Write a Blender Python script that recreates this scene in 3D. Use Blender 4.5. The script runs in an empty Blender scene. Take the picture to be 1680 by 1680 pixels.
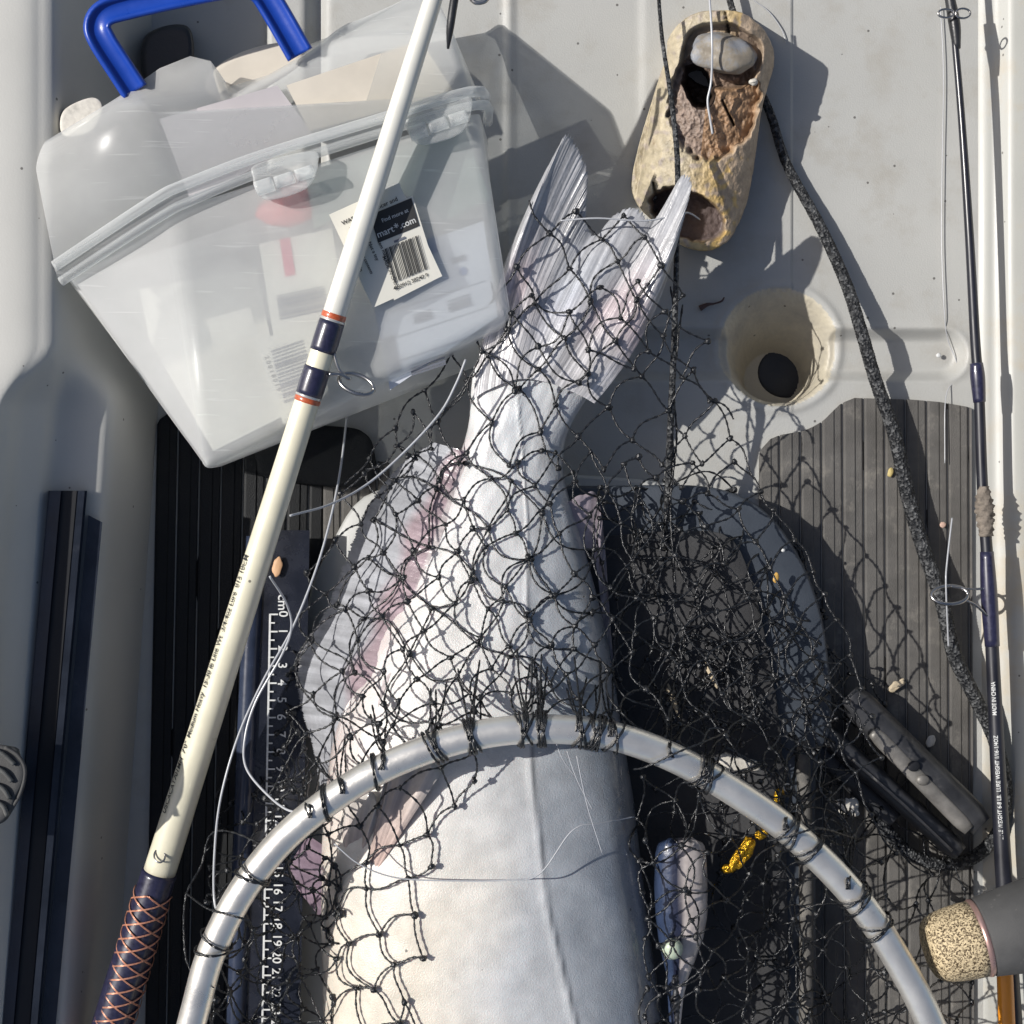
import bpy, math, random
import numpy as np
from mathutils import Vector, noise
from mathutils.bvhtree import BVHTree

random.seed(7)
RNG = np.random.default_rng(11)
SC = bpy.context.scene

# ------------------------------------------------------------------ camera, sky, sun, exposure
D = 85.0                      # camera height above the kayak floor, cm
K = 60.0 / 1680.0             # cm on the floor per pixel of the photograph
cam_data = bpy.data.cameras.new("camera")
cam = bpy.data.objects.new("camera", cam_data)
SC.collection.objects.link(cam)
cam.location = (0, 0, D / 100)
cam.rotation_euler = (0, 0, 0)
cam_data.sensor_width = 36
cam_data.lens = 36 * D / 60.0
cam_data.clip_start = 0.01
cam_data.clip_end = 300
SC.camera = cam

SUN_EL = math.radians(43)
sdir = Vector((-0.981 * math.cos(SUN_EL), 0.195 * math.cos(SUN_EL), math.sin(SUN_EL))).normalized()
world = bpy.data.worlds.new("World")
SC.world = world
world.use_nodes = True
wn = world.node_tree.nodes
bg = wn["Background"]
skyn = wn.new("ShaderNodeTexSky")
skyn.sky_type = 'NISHITA'
skyn.sun_disc = False
skyn.sun_elevation = SUN_EL
skyn.dust_density = 2.5
skyn.air_density = .9
skyn.sun_rotation = math.atan2(sdir.x, sdir.y)
world.node_tree.links.new(skyn.outputs[0], bg.inputs[0])
bg.inputs[1].default_value = 0.085
sun_d = bpy.data.lights.new("sun", 'SUN')
sun_d.energy = 4.6
sun_d.angle = math.radians(0.53)
sun_d.color = (1.0, 0.965, 0.915)
sun = bpy.data.objects.new("sun", sun_d)
SC.collection.objects.link(sun)
sun.rotation_euler = (-sdir).to_track_quat('-Z', 'Y').to_euler()
SC.view_settings.view_transform = 'Standard'
SC.view_settings.look = 'None'
SC.view_settings.gamma = 1
SC.view_settings.exposure = 0.0
SC.cycles.transparent_max_bounces = 24
SC.cycles.max_bounces = 8
SC.cycles.use_denoising = True

# ------------------------------------------------------------------ helpers
def P(px, py, z=0.0):
    f = K * (D - z) / D / 100
    return ((px - 840) * f, -(py - 840) * f, z / 100)

def PV(px, py, z=0.0):
    return Vector(P(px, py, z))

def link(o, parent=None):
    SC.collection.objects.link(o)
    if parent is not None:
        o.parent = parent
        o.matrix_parent_inverse = parent.matrix_world.inverted()
    return o

def tag(o, label=None, cat=None, group=None, kind=None):
    if label: o["label"] = label
    if cat: o["category"] = cat
    if group: o["group"] = group
    if kind: o["kind"] = kind
    return o

def thing(name, label, cat, at=(840, 840, 0), group=None):
    o = bpy.data.objects.new(name, None)
    o.empty_display_size = 0.02
    o.location = P(*at)
    SC.collection.objects.link(o)
    bpy.context.view_layer.update()
    return tag(o, label, cat, group)

def mobj(name, verts, faces, mat=None, parent=None, smooth=True, cols=None, mats=None, midx=None):
    me = bpy.data.meshes.new(name)
    verts = np.asarray(verts, dtype=np.float64)
    me.from_pydata(verts.tolist() if len(verts) else [], [], [tuple(int(i) for i in f) for f in faces])
    if cols is not None:
        ca = me.color_attributes.new("Col", 'FLOAT_COLOR', 'POINT')
        c = np.ones((len(verts), 4)); c[:, :3] = cols
        ca.data.foreach_set("color", c.ravel())
    if mats:
        for m in mats: me.materials.append(m)
        if midx is not None: me.polygons.foreach_set("material_index", midx)
    elif mat: me.materials.append(mat)
    if smooth:
        me.polygons.foreach_set("use_smooth", [True] * len(me.polygons))
    me.update()
    o = bpy.data.objects.new(name, me)
    return link(o, parent)

def quadmesh(name, verts, quads, mat, parent=None, cols=None):
    """fast mesh from numpy quads"""
    me = bpy.data.meshes.new(name)
    nv, nf = len(verts), len(quads)
    me.vertices.add(nv); me.vertices.foreach_set("co", np.asarray(verts, dtype=np.float32).ravel())
    me.loops.add(nf * 4); me.loops.foreach_set("vertex_index", np.asarray(quads, dtype=np.int32).ravel())
    me.polygons.add(nf)
    me.polygons.foreach_set("loop_start", np.arange(0, nf * 4, 4, dtype=np.int32))
    me.polygons.foreach_set("loop_total", np.full(nf, 4, dtype=np.int32))
    me.polygons.foreach_set("use_smooth", np.ones(nf, dtype=bool))
    if cols is not None:
        ca = me.color_attributes.new("Col", 'FLOAT_COLOR', 'POINT')
        c = np.ones((nv, 4), dtype=np.float32); c[:, :3] = cols
        ca.data.foreach_set("color", c.ravel())
    me.materials.append(mat)
    me.update(calc_edges=True); me.validate()
    o = bpy.data.objects.new(name, me)
    return link(o, parent)

def grid_quads(ny, nx, off=0, wrap=False):
    j, i = np.meshgrid(np.arange(ny - 1), np.arange(nx if wrap else nx - 1), indexing='ij')
    a = j * nx + i; b = j * nx + (i + 1) % nx
    return (np.stack([a, a + nx, b + nx, b], -1).reshape(-1, 4) + off)

def crom(pts, n):
    """Catmull-Rom through pts (any dimension), n samples"""
    p = np.asarray(pts, float)
    if len(p) == 2:
        t = np.linspace(0, 1, n)[:, None]; return p[0] * (1 - t) + p[1] * t
    q = np.vstack([2 * p[0] - p[1], p, 2 * p[-1] - p[-2]])
    seg = np.linalg.norm(np.diff(p[:, :2], axis=0), axis=1); cum = np.r_[0, np.cumsum(seg)]
    s = np.linspace(0, cum[-1], n); k = np.clip(np.searchsorted(cum, s, side='right') - 1, 0, len(p) - 2)
    t = ((s - cum[k]) / np.maximum(seg[k], 1e-9))[:, None]
    a, b, c, d = q[k], q[k + 1], q[k + 2], q[k + 3]
    return .5 * ((2 * b) + (-a + c) * t + (2 * a - 5 * b + 4 * c - d) * t ** 2 + (-a + 3 * b - 3 * c + d) * t ** 3)

def frames(pts):
    T = np.gradient(pts, axis=0); T /= np.linalg.norm(T, axis=1)[:, None] + 1e-12
    up = np.array([0, 0, 1.0])
    if abs(T[0] @ up) > .9: up = np.array([0, 1.0, 0])
    N = np.zeros_like(pts)
    n = up - T[0] * (up @ T[0]); n /= np.linalg.norm(n)
    for i in range(len(pts)):
        n = n - T[i] * (n @ T[i]); n /= np.linalg.norm(n) + 1e-12; N[i] = n
    return T, N, np.cross(T, N)

def tubedata(pts, r, sides=10, rad=None, cap=True, flat=1.0, twist=0.0):
    """pts (n,3) in metres, r metres scalar or (n,); rad(n_index, angles)->factor"""
    pts = np.asarray(pts, float); n = len(pts)
    r = np.broadcast_to(np.asarray(r, float), (n,))
    T, N, B = frames(pts)
    a = np.linspace(0, 2 * np.pi, sides, endpoint=False)
    i = np.arange(n)
    R = r[:, None] * (rad(i[:, None], a[None, :]) if rad else 1.0) * np.ones((n, sides))
    ph = (twist * i)[:, None]
    u = R * np.cos(a)[None, :]; v = R * np.sin(a)[None, :] * flat
    uu = u * np.cos(ph) - v * np.sin(ph); vv = u * np.sin(ph) + v * np.cos(ph)
    V = pts[:, None, :] + uu[..., None] * N[:, None, :] + vv[..., None] * B[:, None, :]
    V = V.reshape(-1, 3)
    F = grid_quads(n, sides, wrap=True).tolist()
    if cap:
        F.append(list(range(sides))); F.append(list(range((n - 1) * sides, n * sides))[::-1])
    return V, F

def pxtube(pts, rpx, n=60, **kw):
    """pts: (px,py,z) ; rpx: radius in picture pixels at that depth (scalar or list per point)"""
    pts = np.asarray(pts, float)
    if np.ndim(rpx): full = crom(np.c_[pts, rpx], n)
    else: full = np.c_[crom(pts, n), np.full(n, rpx)]
    W = np.array([P(*q[:3]) for q in full])
    r = full[:, 3] * K * (D - full[:, 2]) / D / 100
    return tubedata(W, r, **kw)

def tube(name, pts, rpx, mat, parent=None, n=60, **kw):
    V, F = pxtube(pts, rpx, n, **kw)
    return mobj(name, V, F, mat, parent)

class Acc:
    def __init__(s): s.v = []; s.f = []; s.c = []; s.n = 0
    def add(s, V, F, col=None):
        V = np.asarray(V); s.v.append(V)
        s.f += [[int(i) + s.n for i in f] for f in F]; s.n += len(V)
        if col is not None: s.c.append(np.tile(col, (len(V), 1)))
    def build(s, name, mat, parent=None, smooth=True):
        return mobj(name, np.vstack(s.v), s.f, mat, parent, smooth, np.vstack(s.c) if s.c else None)

def closed(pts, n=120):
    p = np.asarray(pts, float); q = np.vstack([p[-2:], p, p[:3]])
    c = crom(q, n * 3)
    seg = np.linalg.norm(np.diff(c, axis=0), axis=1)
    # cut exactly one turn
    d0 = np.linalg.norm(c - p[0], axis=1); i0 = int(np.argmin(d0[: len(c) // 2])); i1 = len(c) // 2 + int(np.argmin(d0[len(c) // 2:]))
    c = c[i0:i1]
    s = np.r_[0, np.cumsum(np.linalg.norm(np.diff(c, axis=0), axis=1))]
    t = np.linspace(0, s[-1], n, endpoint=False)
    return np.stack([np.interp(t, s, c[:, k]) for k in range(c.shape[1])], 1)

def slab(name, outline, ztop, zbot, mat, parent=None, bev=.25, dome=0.0, sm=True, n=140, tilt=(0, 0), rings=8):
    o = closed(outline, n) if sm else np.asarray(outline, float)
    m = len(o); c = o.mean(0)
    V = []; F = []
    def ring(sc, inset, z):
        q = c + (o - c) * sc
        if inset:
            d = q - c; L = np.linalg.norm(d, axis=1)[:, None]; q = q - d / L * inset
        for x, y in q:
            zz = z + tilt[0] * (x - c[0]) + tilt[1] * (y - c[1])
            V.append(P(x, y, zz))
    ring(1, 0, zbot); ring(1, 0, ztop - bev)
    ring(1, bev * 8, ztop - bev * .3); ring(1, bev * 22, ztop)
    for k in range(1, rings):
        s = 1 - k / rings
        ring(s, bev * 22 * s, ztop + dome * (1 - s * s))
    V.append(P(c[0], c[1], ztop + dome))
    nr = 4 + rings - 1
    F = grid_quads(nr, m, wrap=True).tolist()
    last = (nr - 1) * m
    for i in range(m): F.append([last + i, len(V) - 1, last + (i + 1) % m])
    F.append(list(range(m)))
    return mobj(name, V, F, mat, parent)

def ellipsoid(cx, cy, z, rx, ry, rz, rot=0, nu=24, nv=14, lump=0, seed=0):
    """rx, ry in px, rz in cm"""
    V = []
    for j in range(nv + 1):
        th = math.pi * j / nv
        for i in range(nu):
            ph = 2 * math.pi * i / nu
            x, y, zz = math.sin(th) * math.cos(ph), math.sin(th) * math.sin(ph), math.cos(th)
            k = 1 + lump * noise.noise(Vector((x * 1.6 + seed, y * 1.6, zz * 1.6)))
            x *= k; y *= k; zz *= k
            X = rx * x * math.cos(rot) - ry * y * math.sin(rot); Y = rx * x * math.sin(rot) + ry * y * math.cos(rot)
            V.append(P(cx + X, cy + Y, z + rz * zz))
    return np.array(V), grid_quads(nv + 1, nu, wrap=True).tolist()

# ------------------------------------------------------------------ materials
def mat(name, col, rough=.5, metal=0.0, var=.12, vscale=40, bump=0.0, bscale=300, specks=0.0, attr=False,
        spec=.5, trans=0.0, coat=0.0, dirt=None, sss=0.0, alpha=1.0, bdist=.001, streak=None, aniso=False):
    m = bpy.data.materials.new(name); m.use_nodes = True
    nt = m.node_tree; N = nt.nodes; L = nt.links
    b = N["Principled BSDF"]
    b.inputs["Roughness"].default_value = rough; b.inputs["Metallic"].default_value = metal
    b.inputs["Specular IOR Level"].default_value = spec
    b.inputs["Coat Weight"].default_value = coat; b.inputs["Coat Roughness"].default_value = .12
    if sss:
        b.inputs["Subsurface Weight"].default_value = sss; b.inputs["Subsurface Radius"].default_value = (1, .5, .4)
        b.inputs["Subsurface Scale"].default_value = .004
    b.inputs["Alpha"].default_value = alpha
    tc = N.new("ShaderNodeTexCoord")
    ge = N.new("ShaderNodeNewGeometry")
    src = ge.outputs["Position"]
    if streak:
        mp = N.new("ShaderNodeMapping"); mp.inputs["Scale"].default_value = streak
        L.new(src, mp.inputs[0]); vsrc = mp.outputs[0]
    else: vsrc = src
    nz = N.new("ShaderNodeTexNoise"); nz.inputs["Scale"].default_value = vscale; nz.inputs["Detail"].default_value = 6
    nz.inputs["Roughness"].default_value = .6
    L.new(vsrc, nz.inputs["Vector"])
    mr = N.new("ShaderNodeMapRange"); mr.inputs[1].default_value = .3; mr.inputs[2].default_value = .7
    mr.inputs[3].default_value = 1 - var; mr.inputs[4].default_value = 1 + var
    L.new(nz.outputs[0], mr.inputs[0])
    mul = N.new("ShaderNodeVectorMath"); mul.operation = 'SCALE'
    if attr:
        at = N.new("ShaderNodeAttribute"); at.attribute_name = "Col"; L.new(at.outputs["Color"], mul.inputs[0])
    else:
        mul.inputs[0].default_value = col
    L.new(mr.outputs[0], mul.inputs["Scale"])
    out = mul.outputs[0]
    if dirt:
        dcol, dscale, lo, hi = dirt
        n2 = N.new("ShaderNodeTexNoise"); n2.inputs["Scale"].default_value = dscale; n2.inputs["Detail"].default_value = 8
        n2.inputs["Roughness"].default_value = .7; L.new(src, n2.inputs["Vector"])
        r2 = N.new("ShaderNodeMapRange"); r2.inputs[1].default_value = lo; r2.inputs[2].default_value = hi
        L.new(n2.outputs[0], r2.inputs[0])
        mx = N.new("ShaderNodeMix"); mx.data_type = 'RGBA'; L.new(r2.outputs[0], mx.inputs["Factor"])
        L.new(out, mx.inputs["A"]); mx.inputs["B"].default_value = (*dcol, 1); out = mx.outputs["Result"]
    if specks:
        vo = N.new("ShaderNodeTexVoronoi"); vo.inputs["Scale"].default_value = 130; L.new(src, vo.inputs["Vector"])
        r3 = N.new("ShaderNodeMath"); r3.operation = 'LESS_THAN'; r3.inputs[1].default_value = .10
        L.new(vo.outputs["Distance"], r3.inputs[0])
        sep = N.new("ShaderNodeSeparateColor"); L.new(vo.outputs["Color"], sep.inputs[0])
        r4 = N.new("ShaderNodeMath"); r4.operation = 'LESS_THAN'; r4.inputs[1].default_value = specks
        L.new(sep.outputs[0], r4.inputs[0])
        r5 = N.new("ShaderNodeMath"); r5.operation = 'MULTIPLY'; L.new(r3.outputs[0], r5.inputs[0]); L.new(r4.outputs[0], r5.inputs[1])
        r6 = N.new("ShaderNodeMath"); r6.operation = 'MULTIPLY'; r6.inputs[1].default_value = .75; L.new(r5.outputs[0], r6.inputs[0])
        mx = N.new("ShaderNodeMix"); mx.data_type = 'RGBA'; L.new(r6.outputs[0], mx.inputs["Factor"])
        L.new(out, mx.inputs["A"]); mx.inputs["B"].default_value = (.04, .035, .03, 1); out = mx.outputs["Result"]
    L.new(out, b.inputs["Base Color"])
    rr = N.new("ShaderNodeMapRange"); rr.inputs[1].default_value = .3; rr.inputs[2].default_value = .7
    rr.inputs[3].default_value = max(.02, rough - .08); rr.inputs[4].default_value = min(1, rough + .08)
    L.new(nz.outputs[0], rr.inputs[0]); L.new(rr.outputs[0], b.inputs["Roughness"])
    if bump:
        n3 = N.new("ShaderNodeTexNoise"); n3.inputs["Scale"].default_value = bscale; n3.inputs["Detail"].default_value = 5
        L.new(vsrc, n3.inputs["Vector"])
        bp = N.new("ShaderNodeBump"); bp.inputs["Strength"].default_value = bump; bp.inputs["Distance"].default_value = bdist
        L.new(n3.outputs[0], bp.inputs["Height"]); L.new(bp.outputs[0], b.inputs["Normal"])
    if trans:   # thin translucent sheet (fins, paper)
        tr = N.new("ShaderNodeBsdfTranslucent"); L.new(out, tr.inputs[0])
        ms = N.new("ShaderNodeMixShader"); ms.inputs[0].default_value = trans
        L.new(b.outputs[0], ms.inputs[1]); L.new(tr.outputs[0], ms.inputs[2]); L.new(ms.outputs[0], N["Material Output"].inputs[0])
    return m

def frosted(name, col, cover=.3, rough=.25):
    m = bpy.data.materials.new(name); m.use_nodes = True
    nt = m.node_tree; N = nt.nodes; L = nt.links
    b = N["Principled BSDF"]; b.inputs["Base Color"].default_value = (*col, 1); b.inputs["Roughness"].default_value = rough
    tl = N.new("ShaderNodeBsdfTranslucent"); tl.inputs[0].default_value = (*col, 1)
    m1 = N.new("ShaderNodeMixShader"); m1.inputs[0].default_value = .35
    L.new(b.outputs[0], m1.inputs[1]); L.new(tl.outputs[0], m1.inputs[2])
    tp = N.new("ShaderNodeBsdfTransparent"); tp.inputs[0].default_value = (.97, .98, .98, 1)
    m2 = N.new("ShaderNodeMixShader")
    ge = N.new("ShaderNodeNewGeometry")
    nz = N.new("ShaderNodeTexNoise"); nz.inputs["Scale"].default_value = 22; nz.inputs["Detail"].default_value = 7
    L.new(ge.outputs["Position"], nz.inputs["Vector"])
    mp = N.new("ShaderNodeMapping"); mp.inputs["Rotation"].default_value = (0, 0, .6); mp.inputs["Scale"].default_value = (25, 400, 100)
    L.new(ge.outputs["Position"], mp.inputs[0])
    ns = N.new("ShaderNodeTexNoise"); ns.inputs["Scale"].default_value = 1.0; ns.inputs["Detail"].default_value = 2; L.new(mp.outputs[0], ns.inputs["Vector"])
    sr = N.new("ShaderNodeMapRange"); sr.inputs[1].default_value = .66; sr.inputs[2].default_value = .76; sr.inputs[3].default_value = 0; sr.inputs[4].default_value = .12
    L.new(ns.outputs[0], sr.inputs[0])
    mr = N.new("ShaderNodeMapRange"); mr.inputs[1].default_value = .3; mr.inputs[2].default_value = .7
    mr.inputs[3].default_value = cover - .05; mr.inputs[4].default_value = cover + .05
    L.new(nz.outputs[0], mr.inputs[0])
    ad = N.new("ShaderNodeMath"); L.new(mr.outputs[0], ad.inputs[0]); L.new(sr.outputs[0], ad.inputs[1])
    # thicker look at grazing angles
    lw = N.new("ShaderNodeLayerWeight"); lw.inputs[0].default_value = .35
    lm = N.new("ShaderNodeMath"); lm.operation = 'MULTIPLY_ADD'; lm.inputs[1].default_value = .35
    L.new(lw.outputs["Facing"], lm.inputs[0]); L.new(ad.outputs[0], lm.inputs[2])
    L.new(lm.outputs[0], m2.inputs[0])
    L.new(tp.outputs[0], m2.inputs[1]); L.new(m1.outputs[0], m2.inputs[2])
    L.new(m2.outputs[0], N["Material Output"].inputs[0])
    bp = N.new("ShaderNodeBump"); bp.inputs["Strength"].default_value = .25; bp.inputs["Distance"].default_value = .001
    L.new(nz.outputs[0], bp.inputs["Height"]); L.new(bp.outputs[0], b.inputs["Normal"])
    return m

M = {}
M['hull'] = mat("hull_plastic", (.43, .435, .42), .48, var=.05, vscale=9, bump=.15, bscale=900, specks=.10,
                dirt=((.30, .27, .21), 14, .56, .80), bdist=.0004)
M['wall'] = mat("hull_wall_plastic", (.47, .465, .435), .5, var=.06, vscale=9, bump=.15, bscale=900, specks=.14, bdist=.0004)
M['bone'] = mat("hull_right_plastic", (.41, .41, .38), .45, var=.05, vscale=10, bump=.12, bscale=900, specks=.14,
                dirt=((.42, .33, .20), 10, .50, .75), bdist=.0004)
M['cup'] = mat("cup_plastic", (.52, .46, .34), .5, var=.08, vscale=60, bump=.15, bscale=600, specks=.25, bdist=.0004)
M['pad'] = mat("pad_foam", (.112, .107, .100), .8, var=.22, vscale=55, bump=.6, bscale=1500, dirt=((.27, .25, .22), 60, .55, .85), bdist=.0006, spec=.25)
M['padshade'] = mat("shaded_pad_foam", (.009, .010, .011), .6, var=.3, vscale=45, bump=.5, bscale=1300, bdist=.0006, spec=.3)  # pad foam darkened so the left side's deep shade is in its colour
M['lid'] = mat("hatch_plastic", (.050, .060, .076), .55, var=.14, vscale=30, bump=.25, bscale=900, specks=.2, bdist=.0004)
M['black'] = mat("black_plastic", (.018, .019, .022), .4, var=.3, vscale=60, bump=.3, bscale=700, bdist=.0004)
M['rail'] = mat("rail_metal", (.022, .028, .042), .45, metal=.2, var=.35, vscale=50, bump=.2, bscale=600, bdist=.0004, dirt=((.10, .10, .11), 40, .62, .85))
M['railslot'] = mat("rail_slot", (.006, .007, .01), .6, var=.3)
M['net'] = mat("net_twine", (.012, .013, .015), .3, var=.4, vscale=600, bump=.5, bscale=2500, bdist=.0005, spec=.75)
M['rope'] = mat("braided_rope", (.022, .023, .025), .6, var=.5, vscale=900, spec=.4)
_nt = M['rope'].node_tree; _b = _nt.nodes["Principled BSDF"]
_g = _nt.nodes.new("ShaderNodeNewGeometry"); _v = _nt.nodes.new("ShaderNodeTexVoronoi"); _v.inputs["Scale"].default_value = 620
_c = _nt.nodes.new("ShaderNodeValToRGB"); _c.color_ramp.elements[0].color = (.010, .011, .013, 1); _c.color_ramp.elements[1].color = (.10, .103, .105, 1)
_c.color_ramp.elements[0].position = .45; _c.color_ramp.elements[1].position = .95
_s = _nt.nodes.new("ShaderNodeSeparateColor"); _nt.links.new(_g.outputs["Position"], _v.inputs["Vector"]); _nt.links.new(_v.outputs["Color"], _s.inputs[0])
_nt.links.new(_s.outputs[0], _c.inputs[0]); _nt.links.new(_c.outputs[0], _b.inputs["Base Color"])
_bp = _nt.nodes.new("ShaderNodeBump"); _bp.inputs["Strength"].default_value = .9; _bp.inputs["Distance"].default_value = .0012; _nt.links.new(_v.outputs["Distance"], _bp.inputs["Height"]); _nt.links.new(_bp.outputs[0], _b.inputs["Normal"])
M['fish'] = mat("fish_skin", (1, 1, 1), .30, var=.08, vscale=90, bump=.45, bscale=1300, attr=True, coat=.8, sss=.15, bdist=.0007, spec=.5,
                specks=.06)
M['fin'] = mat("fin_membrane", (1, 1, 1), .24, var=.12, vscale=120, attr=True, coat=.7, trans=.30, bump=.5, bscale=500, bdist=.0006)
M['alu'] = mat("brushed_aluminium", (.86, .83, .77), .33, metal=.78, var=.06, vscale=60, bump=.25, bscale=500, bdist=.0003, dirt=((.55, .54, .5), 90, .6, .8))
M['steel'] = mat("steel", (.42, .41, .40), .3, metal=1, var=.1)
M['worn'] = mat("worn_steel", (.20, .19, .175), .5, metal=.35, var=.35, vscale=90, bump=.3, bscale=500, bdist=.0005)
M['rod'] = mat("cream_rod", (.72, .68, .52), .35, var=.05, vscale=60, coat=.5, specks=.12)
M['rodtop'] = mat("white_rod", (.70, .69, .62), .35, var=.04, vscale=60, coat=.5, specks=.05)
M['navy'] = mat("navy_thread", (.018, .018, .045), .35, var=.35, vscale=500, coat=.5)
M['orange'] = mat("orange_thread", (.45, .09, .03), .35, var=.3, vscale=500, coat=.5)
M['copper'] = mat("copper_thread", (.62, .30, .20), .3, metal=.4, var=.25, vscale=500)
M['silver'] = mat("silver_thread", (.6, .6, .58), .3, metal=.6, var=.1)
M['ink'] = mat("ink", (.03, .03, .03), .6, var=.2)
M['paint'] = mat("white_print", (.62, .63, .62), .6, var=.15, vscale=300)
M['blue'] = mat("blue_plastic", (.010, .055, .36), .33, var=.08, vscale=60, bump=.1, bscale=500, bdist=.0004)
M['frost'] = frosted("frosted_polypropylene", (.93, .935, .93), .30, .28)
M['frostlid'] = frosted("frosted_lid_polypropylene", (.90, .90, .885), .30, .25)
M['frostrim'] = frosted("frosted_rim_polypropylene", (.92, .93, .92), .26, .25)
M['bamboo'] = mat("weathered_tube", (1, 1, 1), .55, var=.22, vscale=120, attr=True, bump=.8, bscale=330, bdist=.0012, dirt=((.16, .10, .06), 60, .60, .78))
M['stone'] = mat("muddy_stone", (.27, .235, .185), .5, var=.22, vscale=110, bump=.5, bscale=250, dirt=((.24, .25, .27), 55, .48, .6))
M['mono'] = mat("monofilament", (.42, .43, .45), .25, var=.05, spec=.7)
M['cork'] = mat("cork", (.36, .27, .155), .75, var=.1, vscale=100, bump=.6, bscale=700, bdist=.001)
M['foam'] = mat("eva_foam", (.060, .060, .060), .75, var=.15, vscale=120, bump=.3, bscale=1200, bdist=.0005, dirt=((.16, .15, .14), 160, .62, .78))
M['amber'] = mat("amber_pole", (.72, .27, .02), .35, var=.06, coat=.4)
M['knob'] = mat("knob_plastic", (.10, .10, .095), .5, var=.25, vscale=120, bump=.3, bscale=500, bdist=.0005)
M['tan'] = mat("tan_chip", (.48, .40, .28), .7, var=.25, vscale=200, bump=.4, bscale=400)
M['chipw'] = mat("pale_chip", (.55, .52, .46), .6, var=.2, vscale=200, bump=.3, bscale=400)
M['pearl'] = mat("pearl_bead", (.52, .60, .47), .3, var=.04, coat=.4, sss=.2)
M['lure'] = mat("lure_skin", (1, 1, 1), .28, var=.2, vscale=120, attr=True, coat=.6, bump=.25, bscale=350, bdist=.0008)
M['gold'] = mat("gold_flake", (.75, .42, .03), .22, metal=.85, var=.45, vscale=350, bump=.9, bscale=600, bdist=.002)
M['card'] = mat("card_stock", (.72, .70, .62), .6, var=.04)
M['paper'] = mat("printed_paper", (.62, .65, .70), .6, var=.04)
M['kraft'] = mat("kraft_card", (.58, .53, .45), .7, var=.08)
M['mauve'] = mat("mauve_card", (.46, .43, .44), .7, var=.06)
M['greenish'] = mat("green_card", (.36, .42, .38), .7, var=.12)
M['pink'] = mat("pink_print", (.62, .10, .16), .6, var=.08)
M['red'] = mat("red_plastic", (.75, .05, .06), .35, var=.15, vscale=80)
M['blueink'] = mat("blue_print", (.10, .16, .34), .6, var=.1)
M['greyink'] = mat("grey_print", (.16, .17, .20), .6, var=.1)
# cork grains
nt = M['cork'].node_tree; b = nt.nodes["Principled BSDF"]
vo = nt.nodes.new("ShaderNodeTexVoronoi"); vo.inputs["Scale"].default_value = 1500
g = nt.nodes.new("ShaderNodeNewGeometry"); nt.links.new(g.outputs["Position"], vo.inputs["Vector"])
cr = nt.nodes.new("ShaderNodeValToRGB"); cr.color_ramp.elements[0].color = (.07, .045, .02, 1); cr.color_ramp.elements[1].color = (.62, .50, .31, 1)
cr.color_ramp.elements[0].position = .15; cr.color_ramp.elements[1].position = .75
sp = nt.nodes.new("ShaderNodeSeparateColor"); nt.links.new(vo.outputs["Color"], sp.inputs[0]); nt.links.new(sp.outputs[0], cr.inputs[0])
nt.links.new(cr.outputs[0], b.inputs["Base Color"])
# faint brushed streaks of the hatch mesh pad
M['meshpad'] = mat("mesh_pad", (.052, .052, .054), .75, var=.2, vscale=60, spec=.3)
nt = M['meshpad'].node_tree; b = nt.nodes["Principled BSDF"]
g = nt.nodes.new("ShaderNodeNewGeometry")
mp = nt.nodes.new("ShaderNodeMapping"); mp.inputs["Rotation"].default_value = (0, 0, math.radians(45)); nt.links.new(g.outputs["Position"], mp.inputs[0])
ck = nt.nodes.new("ShaderNodeTexChecker"); ck.inputs["Scale"].default_value = 520; nt.links.new(mp.outputs[0], ck.inputs[0])
bp = nt.nodes.new("ShaderNodeBump"); bp.inputs["Strength"].default_value = .8; bp.inputs["Distance"].default_value = .0008
nt.links.new(ck.outputs["Fac"], bp.inputs["Height"]); nt.links.new(bp.outputs[0], b.inputs["Normal"])
mw = mat("lake_water", (.03, .045, .045), .08, var=.3, vscale=2, bump=.4, bscale=6, bdist=.02)

# ------------------------------------------------------------------ setting: the water under the kayak
mobj("water", [(-40, -40, -.16), (40, -40, -.16), (40, 40, -.16), (-40, 40, -.16)], [(0, 1, 2, 3)], mw)["kind"] = "structure"

# ------------------------------------------------------------------ the kayak
kayak = thing("kayak", "pale grey moulded kayak whose cockpit floor holds all the fishing gear", "kayak")
def sstep(a, b, x):
    t = np.clip((x - a) / (b - a), 0, 1); return t * t * (3 - 2 * t)

xs = np.unique(np.r_[np.arange(150, 1130, 6.0), np.arange(1130, 1430, 2.5), np.arange(1430, 1636, 4.0)])
ys = np.unique(np.r_[np.arange(-500, 400, 8.0), np.arange(400, 720, 2.5), np.arange(720, 2400, 14.0)])
X, Y = np.meshgrid(xs, ys)
Z = np.zeros_like(X)
# long groove left and right of the cup
dx = np.maximum(np.maximum(850 - X, X - 1545), 0); dd = np.hypot(dx, (Y - 582) / 1.0) - 38
Z -= .75 * (1 - sstep(-16, 8, dd))
Z += .10 * np.exp(-((dd - 6) / 7) ** 2)
# ridges of the moulding
Z += .22 * np.exp(-((X - 836) / 7) ** 2) * (Y < 640)
Z -= .45 * np.exp(-((X - 522) / 10) ** 2) * (Y < 500)
Z += .5 * sstep(432, 446, X) * (1 - sstep(500, 512, X)) * (Y < 500)
Z += .12 * sstep(1045, 1060, X) * (1 - sstep(640, 700, Y)) * (X < 1300)
# raised lip right of cup bottom
Z += .15 * sstep(620, 640, Y)
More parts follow.
